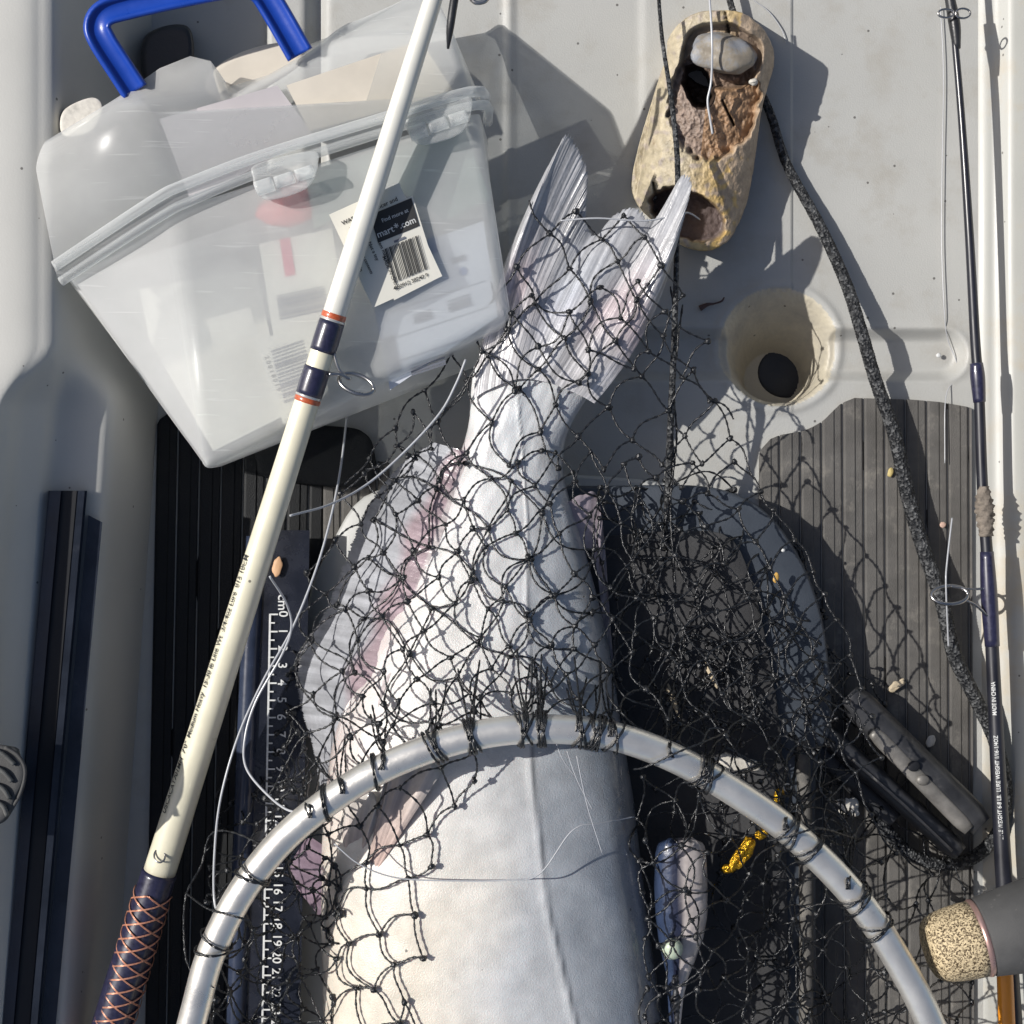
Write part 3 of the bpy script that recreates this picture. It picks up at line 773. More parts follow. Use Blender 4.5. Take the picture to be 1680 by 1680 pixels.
card("price_label", "white label with black address panel and large barcode, right of the white rod", "label",
     (606, 350, 10.0), (674, 322, 10.0), (648, 492, 9.2), CR,
     [('rect', "black_panel", .0, .02, 1.0, .34, M['ink']), ('text', .22, .15, .062, "Find more at", M['paint'], .0), ('text', .03, .29, .105, "mart", M['paint'], 0), ('text', .57, .29, .10, ".com", M['paint'], 0),
      ('text', .46, .30, .12, "*", M['paint'], 0), ('rect', "logo_patch", .35, .385, .62, .41, M['greyink']),
      ('bars', .10, .43, .94, .82, 24, M['ink'], True), ('text', .04, .90, .062, "4 50912 38240 9", M['ink'], 0), ('text', .0, .50, .055, "MADE IN CHINA", M['ink'], -1.57)],
     shape=[(-.06, 0), (1.04, 0), (1.08, .96), (-.02, 1.0)], outside=True)
card("instruction_sheet", "pale bluish printed sheet with blue stamp filling the lower right of the tackle box", "paper sheet",
     (600, 430, 9.0), (790, 368, 9.2), (640, 640, 8.0), M['paper'],
     [('rect', "blue_stamp", .50, -.02, .62, .10, M['blueink']), ('rect', "stamp_edge", .38, .0, .47, .10, M['blueink']), ('disc', .78, .30, .0022, M['blueink']),
      ('rect', "rule", .12, .42, .95, .425, M['greyink']), ('rect', "rule", .12, .62, .95, .625, M['greyink']), ('rect', "rule", .12, .80, .80, .805, M['greyink']),
      ('bars', .30, .50, .46, .58, 4, M['greyink'], False), ('bars', .60, .48, .80, .58, 4, M['greyink'], False), ('bars', .20, .86, .50, .96, 4, M['greyink'], False), ('bars', .70, .18, .82, .24, 2, M['greyink'], False),
      ('bars', .00, .60, .12, .88, 16, M['greyink'], True)], shape=[(0, 0), (1.02, -.02), (1.0, .72), (.0, 1.0)])
card("lure_card", "white package card with a wide grey barcode and a pink strip", "package card",
     (425, 400, 9.6), (545, 375, 9.7), (450, 560, 8.6), CR,
     [('rect', "pink_strip", .28, .0, .42, .38, M['pink']), ('bars', .12, .55, .78, .80, 12, M['greyink'], False)])
card("lure_card", "long cream package card with barcode beside its lower edge, under the white rod", "package card",
     (418, 560, 9.0), (520, 525, 9.2), (455, 700, 7.9), CR,
     [('bars', .20, .16, .72, .78, 16, M['greyink'], False), ('text', .08, .2, .07, "2 0 0 1 8 0 1 9", M['ink'], -1.57), ('text', .3, .93, .1, "* *", M['ink'], 0)],
     shape=[(0, 0), (1, 0), (.9, .8), (.55, 1.0), (.1, 1.0)])
card("paper_tag", "small blank cream tag near the middle of the tackle box", "tag", (338, 524, 9.0), (410, 504, 9.1), (352, 570, 8.6), CR)
card("backing_card", "kraft coloured card standing inside the lid of the tackle box", "card", (470, 140, 9.0), (690, 66, 9.0), (520, 240, 9.6), M['kraft'], shape=[(0, 0), (1, 0), (1.05, .9), (.0, .75)])
card("backing_card", "dull mauve card standing inside the lid, left of the kraft card", "card", (262, 195, 8.6), (455, 140, 8.8), (296, 345, 9.6), M['mauve'], shape=[(0, 0), (1, 0), (1.2, .62), (.1, .95)])
card("backing_card", "pale green card inside the upper right of the tackle box body", "card", (500, 282, 9.0), (760, 205, 9.0), (520, 400, 8.0), M['greenish'], shape=[(0, 0), (1, 0), (1.1, 1.1), (.8, 1.2), (.5, .5), (0, .8)])
# blurred small things deep inside the body
rl_ = thing("lure_tub", "bright red tub glowing through the frosted front under the left latch", "tub", (475, 340, 9))
V, F = ellipsoid(472, 345, 8.3, 52, 26, .9, rot=-.1, lump=.15); mobj("tub_body", V, F, M['red'], rl_)
V, F = ellipsoid(488, 312, 8.5, 26, 26, .6, rot=.2, lump=.2); mobj("tub_cap", V, F, M['red'], rl_)
r_ = thing("loose_insert", "large pale sheet lining the lower left of the tackle box", "sheet", (300, 560, 7))
mobj("sheet", [P(200, 480, 6.0), P(420, 440, 6.0), P(470, 680, 4.6), P(350, 740, 4.6)], [(0, 1, 2, 3)], M['card'], r_, smooth=False)
# bag corner and coloured packet behind the box
o = slab("cloth_bag", [(345, 118), (400, 84), (470, 70), (500, 95), (460, 130), (380, 170), (340, 150)], 6.6, 4.2, M['kraft'], None, bev=.3, n=60)
tag(o, "crumpled tan bag showing behind the blue handle", "bag")
o = slab("lure_packet", [(104, 182), (150, 160), (168, 176), (150, 215), (104, 222)], 9.7, 8.6, M['chipw'], None, bev=.05, n=40)
tag(o, "small pale packet corner poking out behind the left end of the tackle box", "packet")
o = slab("dry_bag", [(238, 60), (306, 42), (318, 100), (300, 160), (240, 140)], 3.2, .2, M['black'], None, bev=.3, n=60)
tag(o, "black pouch lying on the floor behind the blue handle", "pouch")

# ------------------------------------------------------------------ fishing rods
def rod_text(s, pts, rpx, size_px, start, ang, m, parent, flip=False, aspect=1.0):
    """lettering wrapped on a round blank. pts two (px,py,z) ends, rpx two radii; start = px distance from the first end"""
    A, B = PV(*pts[0]), PV(*pts[1]); T = (B - A).normalized(); up = Vector((0, 0, 1)); Nn = (up - T * up.dot(T)).normalized(); S = Nn.cross(T)
    k = K * (D - pts[0][2]) / D / 100; Lr = (B - A).length
    V2, F = text_geo(s, True); V = []
    for x, y in V2:
        d = (start + x * size_px * aspect) * k; r = np.interp(d, [0, Lr], [rpx[0] * k, rpx[1] * k])
        th = ang + y * size_px * k / r
        V.append(A + T * d + (Nn * math.cos(th) + S * math.sin(th)) * (r + .00018))
    return mobj("lettering", V, F, m, parent, smooth=False)

rod = thing("fishing_rod", "thick cream white rod laid diagonally over the tackle box with thread wrapped grip", "fishing rod", (450, 900, 14))
RA = (729, -60, 12.0); RB = (262, 1430, 6.0); RC = (150, 1800, 5.8)
def rp(t, a=RA, b=RB): return tuple(a[i] + (b[i] - a[i]) * t for i in range(3))
def rr_(t): return 15 + (26.5 - 15) * t
tsp = (545 + 60) / 1490
tube("blank_tip", [rp(0), rp(.2), rp(tsp)], [rr_(0), rr_(.2), rr_(tsp)], M['rodtop'], rod, n=50, sides=28)
tube("blank", [rp(tsp), rp(.7), rp(1.0)], [rr_(tsp), rr_(.7), rr_(1.0)], M['rod'], rod, n=60, sides=28)
def band(t0, t1, m, grow=1.04, name="thread_wrap"):
    return tube(name, [rp(t0), rp((t0 + t1) / 2), rp(t1)], [rr_(t0) * grow, rr_((t0 + t1) / 2) * (grow + .03), rr_(t1) * grow], m, rod, n=8, sides=28)
ty = lambda y: (y + 60) / 1490
band(ty(514), ty(523), M['orange']); band(ty(523.5), ty(527), M['silver'], 1.06); band(ty(527), ty(577), M['navy'], 1.08)
band(ty(603), ty(648), M['navy'], 1.08); band(ty(648), ty(652), M['silver'], 1.06); band(ty(652), ty(660), M['orange'])
gd = tube("guide_ring", [(585 + 30 * math.cos(a) * math.cos(.35) - 15 * math.sin(a) * math.sin(.35), 630 + 30 * math.cos(a) * math.sin(.35) + 15 * math.sin(a) * math.cos(.35), 9.2 + .3 * math.sin(a)) for a in np.linspace(0, 2 * math.pi, 33)], 3.4, M['steel'], rod, n=66, sides=8)
tube("guide_leg", [(548, 580, 9.6), (556, 605, 9.5), (572, 622, 9.3)], [3.2, 2.6, 2.8], M['steel'], gd, n=14, sides=8)
tube("guide_leg", [(540, 614, 9.6), (558, 614, 9.5), (575, 622, 9.3)], [3.6, 2.6, 2.8], M['steel'], gd, n=14, sides=8)
Hs = 1.0
gA = rp(1.0); tube("grip_wrap", [rp(1.0), (240, 1500, 5.9), (205, 1610, 5.9), RC], [29, 30, 32, 34], M['navy'], rod, n=50, sides=28)
# crossing copper threads on the grip
acc = Acc()
g0 = np.array([252, 1462, 5.97]); g1 = np.array([158, 1775, 5.8])
for dirn in (1, -1):
    for ph in range(4):
        for off in (0, .10):
            pts = []
            for i in range(170):
                t = i / 169; c = g0 + (g1 - g0) * t; R = (30.4 + 3.6 * t) * K * (D - c[2]) / D / 100
                base = PV(*c); T = (PV(*g1) - PV(*g0)).normalized(); up = Vector((0, 0, 1)); Nn = (up - T * up.dot(T)).normalized(); S = T.cross(Nn)
                a = dirn * (t * 22) + ph * math.pi / 2 + off
                pts.append(base + (Nn * math.cos(a) + S * math.sin(a)) * (R + .0003))
            V, F = tubedata([tuple(p) for p in pts], .00028, sides=4); acc.add(V, F)
acc.build("cross_threads", M['copper'], rod)
ring = tube("hook_keeper", [(262 + 9 * math.cos(a), 1404 + 11 * math.sin(a), 7.05 + .2 * math.sin(a)) for a in np.linspace(0, 2 * math.pi, 25)], 1.6, M['steel'], rod, n=40, sides=6)
# lettering runs up the blank: starts near the grip
k0 = (RB, RA)
rod_text("USCACAT701MH  7'0\"  Medium Heavy  15-30 lb Line Wt  3/4-4oz Lure  015 10CM", (RB, RA), (26.5, 15), 14.0, 104, .68, M['ink'], rod, aspect=.93)

# black rod along the right wall
brod = thing("fishing_rod", "thin black rod with steel ring guide lying along the right wall", "fishing rod", (1610, 900, 2))
bp_ = [(1552, -80, 3.4), (1566, 60, 3.3), (1578, 200, 3.2), (1590, 380, 3.1), (1600, 560, 3.0), (1606, 640, 3.0), (1612, 800, 2.9), (1622, 950, 2.9), (1632, 1150, 2.9), (1642, 1350, 3.0), (1654, 1560, 3.2), (1668, 1800, 3.4)]
M['brod'] = mat("black_rod_blank", (.012, .013, .02), .42, var=.3, vscale=60, coat=.15)
tube("blank", bp_, [4.5, 5.5, 6, 7.2, 8.2, 8.6, 9, 10, 11.5, 13, 15, 17], M['brod'], brod, n=140, sides=20)
tube("thread_wrap", [(1557, -10, 3.4), (1566, 40, 3.35), (1570, 80, 3.3)], [8, 9.5, 6], M['black'], brod, n=12, sides=16)
tube("ferrule", [(1602, 596, 3.05), (1604, 620, 3.05), (1607, 660, 3.0)], [10.5, 12, 10], M['navy'], brod, n=12, sides=18)
tube("thread_wrap", [(1619, 905, 2.95), (1623, 980, 2.95), (1628, 1060, 2.9)], [11, 13.5, 12], M['navy'], brod, n=16, sides=18)
muck = M['tan']
V, F = pxtube([(1613, 798, 3.0), (1615, 835, 3.0), (1618, 880, 3.0)], [8, 14, 10], n=26, sides=18, rad=lambda i, a: 1 + .18 * np.sin(i * 1.7 + a * 3) + .12 * np.sin(i * .9 - a * 5))
mobj("mud_crust", V, F, mat("dry_mud", (.17, .145, .12), .9, var=.4, vscale=300, bump=.6, bscale=700), brod)
g2 = tube("guide_ring", [(1558 + 30 * math.cos(a), 976 + 15 * math.sin(a), 3.6 + .3 * math.sin(a)) for a in np.linspace(0, 2 * math.pi, 33)], 3.0, M['steel'], brod, n=60, sides=8)
tube("guide_leg", [(1560, 962, 3.5), (1590, 966, 3.3), (1616, 966, 3.1)], 2.2, M['steel'], g2, n=14, sides=6)
tube("guide_leg", [(1585, 985, 3.7), (1600, 992, 3.5), (1622, 1012, 3.2)], 2.4, M['steel'], g2, n=14, sides=6)
g3 = tube("guide_ring", [(1552 + 13 * math.cos(a), 22 + 7 * math.sin(a), 3.9) for a in np.linspace(0, 2 * math.pi, 25)], 1.8, M['steel'], brod, n=40, sides=6)
g4 = tube("guide_ring", [(1580 + 12 * math.cos(a), 22 + 8 * math.sin(a), 3.9) for a in np.linspace(0, 2 * math.pi, 25)], 1.8, M['steel'], brod, n=40, sides=6)
rod_text("LINE WEIGHT 6-8 LB.  LURE WEIGHT 1/16-1/4OZ", ((1643.5, 1375, 3.0), (1633, 1175, 2.9)), (13.2, 11.8), 9.0, 0, .15, M['paint'], brod, aspect=.88)
rod_text("MADE IN CHINA", ((1633, 1172, 2.9), (1630, 1110, 2.9)), (11.7, 11.4), 9.0, 0, .15, M['paint'], brod, aspect=.82)

# cork and foam grip at the lower right corner
crod = thing("fishing_rod", "rod butt with speckled cork cap and dark foam grip entering at the lower right corner", "fishing rod", (1600, 1540, 9))
def lathe(name, A, B, prof, m, parent, sides=40):
    A, B = PV(*A), PV(*B); T = (B - A).normalized(); up = Vector((0, 0, 1)); Nn = (up - T * up.dot(T)).normalized(); S = T.cross(Nn); L = (B - A).length
    k = K * (D - 9) / D / 100; V = []
    for u, r in prof:
        for i in range(sides):
            a = 2 * math.pi * i / sides; V.append(A + T * (u * L) + (Nn * math.cos(a) + S * math.sin(a)) * r * k)
    F = grid_quads(len(prof), sides, wrap=True).tolist(); F.append(list(range(sides))); F.append(list(range((len(prof) - 1) * sides, len(prof) * sides))[::-1])
    return mobj(name, V, F, m, parent)
CA = (1520, 1560, 9.0); CB = (1606, 1539, 9.0); CD = (1800, 1492, 9.2)
lathe("cork_cap", CA, CB, [(0, 30), (.01, 36), (.05, 44), (.14, 51), (.3, 56), (.5, 59), (.8, 61), (1, 61)], M['cork'], crod)
lathe("winding_ring", CB, CD, [(-.03, 60), (0, 63), (.02, 63), (.035, 60)], mat("rosy_ring", (.42, .27, .24), .3, metal=.6), crod)
lathe("foam_grip", CB, CD, [(.03, 61), (.05, 64), (.3, 70), (.7, 80), (1, 84)], M['foam'], crod)

pole = tube("amber_pole", [(1646, 1535, 4.2), (1648, 1580, 4.2), (1658, 1850, 4.2)], [12, 13, 15], M['amber'], None, n=30, sides=18)
tag(pole, "bright orange pole beside the right wall below the foam grip", "pole")

# reel at the left edge
reel = thing("fishing_reel", "grey ribbed reel knob at the left edge in front of the black rail", "reel", (0, 1290, 13))
kn = slab("knob", [(-90, 1222), (18, 1224), (34, 1240), (43, 1262), (40, 1285), (28, 1310), (18, 1335), (0, 1352), (-60, 1370), (-120, 1300)], 13.6, 10.5, M['foam'], reel, bev=.3, n=90)
for k in range(4):
    y0 = 1240 + k * 28
    tube("rib", [(-30, y0 - 14, 13.75), (2, y0 - 4, 13.8), (24 - k * 4, y0 + 14, 13.7)], 4, M['knob'], kn, n=16, sides=8)
tube("edge_band", [(8, 1226, 13.6), (30, 1240, 13.6), (41, 1264, 13.5), (34, 1300, 13.5), (14, 1336, 13.4)], 3.0, M['foam'], kn, n=30, sides=8)

# ------------------------------------------------------------------ broken tube of bark/bamboo packed with clay, stone inside
bam = thing("broken_bamboo", "weathered golden hollow stem section split open and packed with brown clay", "bamboo piece", (1150, 215, 0))
sil = [(1170, 17), (1215, 20), (1250, 45), (1267, 75), (1270, 105), (1262, 135), (1250, 180), (1243, 230), (1236, 280), (1226, 330), (1214, 362), (1195, 395), (1165, 411), (1135, 409), (1108, 396), (1085, 374), (1055, 348), (1038, 320), (1037, 288), (1050, 230), (1068, 170), (1082, 125), (1093, 95), (1096, 65), (1115, 38), (1140, 22)]
so = closed(sil, 360); cc_ = np.array([1152., 215.])
ax0 = np.array([1183., 60.]); ax1 = np.array([1132., 355.]); axd = (ax1 - ax0) / np.linalg.norm(ax1 - ax0); axn = np.array([-axd[1], axd[0]])
def ell(x, y, cx, cy, rx, ry, rot=0):
    dx, dy = x - cx, y - cy; c, s = math.cos(rot), math.sin(rot)
    return math.hypot((dx * c + dy * s) / rx, (-dx * s + dy * c) / ry)
V = []; C = []
RI = 130
gold = np.array([.56, .38, .14]); pale = np.array([.42, .36, .25]); clay = np.array([.30, .185, .105]); tanr = np.array([.44, .31, .17]); dk_ = np.array([.20, .15, .12]); bark = np.array([.30, .25, .23])
for j in range(RI + 1):
    t = j / RI; rr0 = min(1, t * 1.0)
    for i in range(360):
        q = cc_ + (so[i] - cc_) * rr0 * (1 + (.006 * noise.noise(Vector((i * .25, 0, 1))) if t > .9 else 0)); x, y = q
        al = (q - ax0) @ axd / 300; ac = (q - ax0) @ axn / 92
        z = 1.3 + 2.4 * math.sqrt(max(0, 1 - min(1, ac * ac))) + 1.4 * max(0, min(1, 1 - al))
        nf = noise.noise(Vector((x * .03, y * .03, 0))); nf2 = noise.noise(Vector((x * .09, y * .09, 4)))
        z += .06 * nf + .03 * nf2
        rag = 1 + .10 * nf + .08 * nf2
        # colours
        w = max(0, min(1, (ac + .5) * 1.3)); col = gold * (1 - w) + pale * w
        bk = max(0, min(1, nf2 * 3 + (.55 - al) * 2.2 - ac * 3)) if ac < -.3 else max(0, min(1, nf2 * 2.5 - .3)); col = col * (1 - bk * .7) + bark * bk * .7
        fx1 = noise.noise(Vector(((q - ax0) @ axn * .12, (q - ax0) @ axd * .08, 8))) + .6 * noise.noise(Vector((x * .3, y * .3, 12)))
        col = col * (1 + .32 * fx1); z += .05 * fx1
        # broken front wall exposing clay and the trough
        tr = ell(x, y, 1172, 165, 78, 100, .17) * rag
        if tr < 1:
            e = float(sstep(0, .12, 1 - tr)); z -= .9 * e
            cl = clay if x > 1160 - (y - 150) * .1 else dk_ * 1.25
            if y < 75 : cl = tanr
            col = col * (1 - e) + (cl * (1 + .5 * nf2)) * e; z += .12 * nf2 * e + .07 * noise.noise(Vector((x * .2, y * .2, 9))) * e
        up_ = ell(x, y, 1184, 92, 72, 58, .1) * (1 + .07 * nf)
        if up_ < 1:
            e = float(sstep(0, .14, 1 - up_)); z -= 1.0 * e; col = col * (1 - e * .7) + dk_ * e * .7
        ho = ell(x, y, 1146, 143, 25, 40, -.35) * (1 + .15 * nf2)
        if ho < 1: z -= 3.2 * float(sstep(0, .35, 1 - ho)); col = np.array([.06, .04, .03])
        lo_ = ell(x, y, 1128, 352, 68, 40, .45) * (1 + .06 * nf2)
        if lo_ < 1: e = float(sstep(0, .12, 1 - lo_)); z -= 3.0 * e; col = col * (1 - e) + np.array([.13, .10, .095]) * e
        # cracks
        for (cx0, cy0, cx1, cy1) in ((1190, 20, 1196, 55), (1072, 300, 1076, 325), (1185, 165, 1204, 205)):
            dxy = np.array([cx1 - cx0, cy1 - cy0]); tt = np.clip(((q - (cx0, cy0)) @ dxy) / (dxy @ dxy), 0, 1); dd_ = np.linalg.norm(q - (cx0 + dxy[0] * tt, cy0 + dxy[1] * tt))
            if dd_ < 2.6: z -= .5 * (1 - dd_ / 2.6); col = col * .5
        if t > .995: z = .1
        V.append(P(x, y, max(.1, z))); C.append(np.clip(col, .01, 1))
V.append(P(cc_[0], cc_[1], V[0][2] * 100)); 
F = grid_quads(RI + 1, 360, wrap=True).tolist()
mobj("stem", V, F, M['bamboo'], bam, cols=C + [C[0]])
V, F = ellipsoid(1186, 87, 4.2, 58, 33, .8, rot=.22, lump=.22, nu=40, nv=24, seed=3)
st = mobj("pebble", V, F, M['stone'], None); tag(st, "smooth mud coated oval stone wedged in the open end of the bamboo", "stone")
V, F = ellipsoid(1237, 134, 4.05, 8, 5.5, .25, rot=-.3, lump=.5, nu=12, nv=8)
st = mobj("shell_chip", V, F, M['chipw'], None); tag(st, "tiny bright white chip stuck in the brown clay", "chip")

# ------------------------------------------------------------------ ropes and cords
braid = lambda i, a: 1 + .07 * np.sin(a * 5 + i * .9) * np.sin(a * 5 - i * .9) + .02 * np.sin(i * .37 + a)
def rope(name, pts, r, n, label, cat="rope"):
    V, F = pxtube(pts, [q * .82 for q in r], int(n * 2), sides=26, rad=braid)
    o = mobj(name, V, F, M['rope'], None); return tag(o, label, cat)
rope("braided_rope", [(1184, -60, 1.2), (1200, 10, 1.2), (1240, 130, .7), (1265, 190, .6), (1292, 272, .7), (1345, 370, .9), (1388, 465, 1.2), (1412, 540, 1.8), (1436, 622, 1.7), (1468, 715, 1.6), (1490, 815, 1.5), (1515, 900, 1.6), (1545, 985, 1.8), (1566, 1075, 1.7), (1600, 1145, 1.6), (1632, 1215, 1.4),
     (1650, 1290, .95), (1640, 1360, .95), (1600, 1405, .95), (1550, 1418, 1.1), (1495, 1402, 1.3), (1450, 1355, 1.5), (1440, 1320, 1.6)],
     [6, 6.5, 8, 8.5, 9.5, 11, 12, 12.5, 13, 13.5, 14.5, 14.5, 14.5, 14.5, 14, 13.5, 13, 13, 13, 13, 13, 13, 12], 620, "thick black braided rope running from the bamboo down to the clamp at lower right")
rope("thin_cord", [(1078, -40, 5.5), (1086, 60, 6), (1098, 140, 6.2), (1108, 220, 6.2), (1112, 290, 6.4), (1110, 420, 6.4), (1106, 560, 6.0), (1100, 700, 5.4), (1096, 800, 4.6), (1090, 900, 4.2)],
     [3.5, 4, 4.6, 5.4, 5.6, 5.4, 6, 6.5, 7, 4], 300, "thin black cord hanging past the left side of the bamboo to the tail fin", "cord")
def line(pts, label, r=1.6, n=90, name="fishing_line"):
    o = tube(name, pts, r, M['mono'], None, n=n, sides=6); return tag(o, label, "fishing line")
line([(569, 684, 3), (560, 760, 6), (545, 840, 8), (520, 930, 9), (480, 1030, 9.5), (430, 1120, 10), (390, 1210, 10.5), (362, 1310, 11), (352, 1400, 12), (352, 1480, 13), (366, 1520, 13)], "long pale line from the tackle box down to the left end of the aluminium hoop", 2.0)
line([(476, 846, 14), (540, 828, 12), (600, 796, 10), (660, 745, 9), (720, 680, 8.6), (748, 630, 8.6), (764, 590, 8.6)], "pale line crossing from the cream rod up to the base of the tail", 2.1)
line([(443, 946, 14), (470, 990, 12), (478, 1030, 11), (462, 1075, 10.5), (420, 1150, 10.4), (402, 1210, 10.5), (404, 1260, 11), (440, 1305, 12), (475, 1330, 13.2), (505, 1328, 13.8), (540, 1312, 13.6)], "looping pale line beside the ruler ending on the hoop", 2.0, 120)
line([(548, 1384, 12.6), (590, 1418, 12.6), (650, 1440, 12.4), (740, 1445, 12.4), (830, 1444, 12.6), (885, 1434, 12.6), (940, 1362, 12.4), (990, 1350, 11.6), (1040, 1340, 10.2)], "fine white line lying across the belly of the catfish", 1.2, 120)
line([(1162, -30, 5.5), (1168, 60, 5.6), (1167, 130, 5.2), (1161, 165, 5.0), (1165, 195, 4.9), (1169, 220, 4.8)], "short white line hanging over the open bamboo", 2.0)
line([(1148, 360, 5.5), (1132, 350, 6.8), (1118, 350, 7.5), (1060, 362, 8), (980, 358, 8.2), (920, 362, 8)], "pale line strung across the top of the tail fin", 1.5)
line([(1543, 10, .25), (1548, 120, .25), (1546, 260, .25), (1545, 400, .25), (1550, 520, .2), (1556, 560, -.3), (1568, 590, -.5), (1572, 620, -.5), (1552, 650, .6), (1550, 760, .8)], "hair thin line lying on the floor beside the black rod", .8, 120)
line([(1562, 850, 2.6), (1554, 920, 3.6), (1552, 960, 4.0), (1556, 1060, 2.5)], "short line hanging through the steel ring of the black rod", 1.5)
line([(1236, 0, .3), (1262, 20, .3), (1282, 48, .3), (1290, 72, .3)], "short curved hair line on the floor right of the bamboo", .9)
for k, (a, b_) in enumerate((((912, 1218), (942, 1272)), ((930, 1232), (972, 1328)), ((946, 1240), (988, 1400)))):
    line([(a[0], a[1], 12.6), ((a[0] + b_[0]) / 2 - 4, (a[1] + b_[1]) / 2, 12.5), (b_[0], b_[1], 12.0)], ["shortest", "middle", "longest"][k] + " of three frayed pale strands under the top of the hoop", .8, 30)
hk = tube("fish_hook", [(735, 80, 13), (738, 50, 13.4), (742, 20, 13.6), (750, -30, 13.6)], [2, 6, 7, 7], M['black'], None, n=20, sides=8)
tag(hk, "dark pointed tip of a tool beside the upper end of the cream rod", "tool tip")
V, F = pxtube([(770 + 0, -6, 13), (780, 4, 13), (795, 2, 13), (803, -8, 13)], 4, n=20, sides=8)
tag(mobj("wire_ring", V, F, M['steel'], None), "dark wire ring cut by the top edge right of the cream rod", "ring")

# ------------------------------------------------------------------ ruler
ruler = thing("measuring_ruler", "glossy black centimetre ruler with white scale left of the catfish", "ruler", (450, 1300, 3))
ribbon("strip", [(412, 870), (372, 2000)], [(508, 870), (486, 2000)], 3.4, 3.3, mat("ruler_plastic", (.012, .014, .022), .25, var=.3, vscale=60, spec=.6), ruler)
tube("rounded_edge", [(420, 880, 3.2), (404, 1250, 3.2), (384, 1800, 3.2)], [16, 17, 17], mat("ruler_edge", (.03, .04, .07), .25, var=.3, vscale=60), ruler, n=40, sides=16)
acc = Acc(); acT = Acc()
def rx(y): return 443 - (y - 1008) * .019
def rect(acc, x0, y0, x1, y1, z):
    acc.add([P(x0, y0, z), P(x1, y0, z), P(x1, y1, z), P(x0, y1, z)], [(0, 3, 2, 1)])
for k in range(40):
    y = 1008 + 28.2 * k
    rect(acc, rx(y), y - 1.3, rx(y) + 13, y + 1.3, 3.48)
    if k < 39: rect(acc, rx(y), y + 12.8, rx(y) + 8, y + 15.2, 3.48)
acc.add([P(rx(1008) - 1.6, 1007, 3.485), P(rx(1008) + 1.6, 1007, 3.485), P(rx(2100) + 1.6, 2100, 3.485), P(rx(2100) - 1.6, 2100, 3.485)], [(0, 3, 2, 1)])
acc.build("scale_marks", M['paint'], ruler, smooth=False)
def flat_text(acc, s, px, py, z, size, rot):
    T, F = text_geo(s, True); c, sn = math.cos(rot), math.sin(rot); k = K * (D - z) / D / 100; o = PV(px, py, z)
    acc.add([(o.x + (x * c - y * sn) * size * k, o.y + (x * sn + y * c) * size * k, o.z) for x, y in T], F)
flat_text(acT, "cm", rx(985) + 13, 975, 3.49, 22, -math.pi / 2)
for k in range(0, 40):
    y = 1008 + 28.2 * k; s = str(k)
    flat_text(acT, s, rx(y) + 15, y - 6 * len(s), 3.49, 21, -math.pi / 2)
acT.build("numerals", M['paint'], ruler, smooth=False)

# ------------------------------------------------------------------ clamp: two worn metal arms at the lower right
cl = thing("metal_clamp", "two parallel worn black metal arms with a pivot hole inside the rope loop", "clamp", (1490, 1280, 1))
def bar(name, a, b, w, z, h, m, parent, taper=1.0):
    a = np.array(a, float); b = np.array(b, float); d = (b - a) / np.linalg.norm(b - a); n = np.array([-d[1], d[0]])
    V = []; prof = [(-1, -h), (-1, -.1 * h), (-.86, .55 * h), (-.5, .92 * h), (0, h), (.5, .92 * h), (.86, .55 * h), (1, -.1 * h), (1, -h)]
    ns_ = 26
    for j in range(ns_):
        t = j / (ns_ - 1); e = min(1, .75 + 3 * min(t, 1 - t)) * (1 + (taper - 1) * t); q = a + (b - a) * t
        for u, zz in prof: V.append(P(q[0] + n[0] * u * w * e, q[1] + n[1] * u * w * e, z + zz))
    k = len(prof); F = grid_quads(ns_, k, wrap=True).tolist(); F.append(list(range(k))); F.append(list(range((ns_ - 1) * k, ns_ * k))[::-1])
    return mobj(name, V, F, m, parent)
M['gun'] = mat("blackened_metal", (.045, .046, .05), .42, metal=.3, var=.35, vscale=80, bump=.3, bscale=500, bdist=.0005, dirt=((.16, .155, .15), 70, .60, .8))
bar("arm", (1392, 1140), (1610, 1356), 27, 2.6, .8, M['gun'], cl)
a2 = bar("arm", (1345, 1195), (1576, 1400), 18, 2.5, .8, M['gun'], cl)
pl = bar("worn_plate", (1432, 1200), (1590, 1362), 13, 3.33, .22, M['worn'], cl)
V, F = ellipsoid(1499, 1257, 3.62, 10, 9, .06, nu=24, nv=8); mobj("pivot_hole", V, F, M['railslot'], pl)
V, F = ellipsoid(1514, 1280, 3.6, 11, 9, .2, nu=24, nv=10); mobj("rivet", V, F, M['worn'], pl)
tube("edge_highlight", [(1398, 1246, 3.3), (1480, 1318, 3.4), (1562, 1396, 3.3)], 2.6, M['worn'], a2, n=20, sides=6)  # pale strip laid on as the arm's long edge highlight
bar("handle", (1330, 1215), (1470, 1345), 20, 1.7, .6, M['gun'], cl)

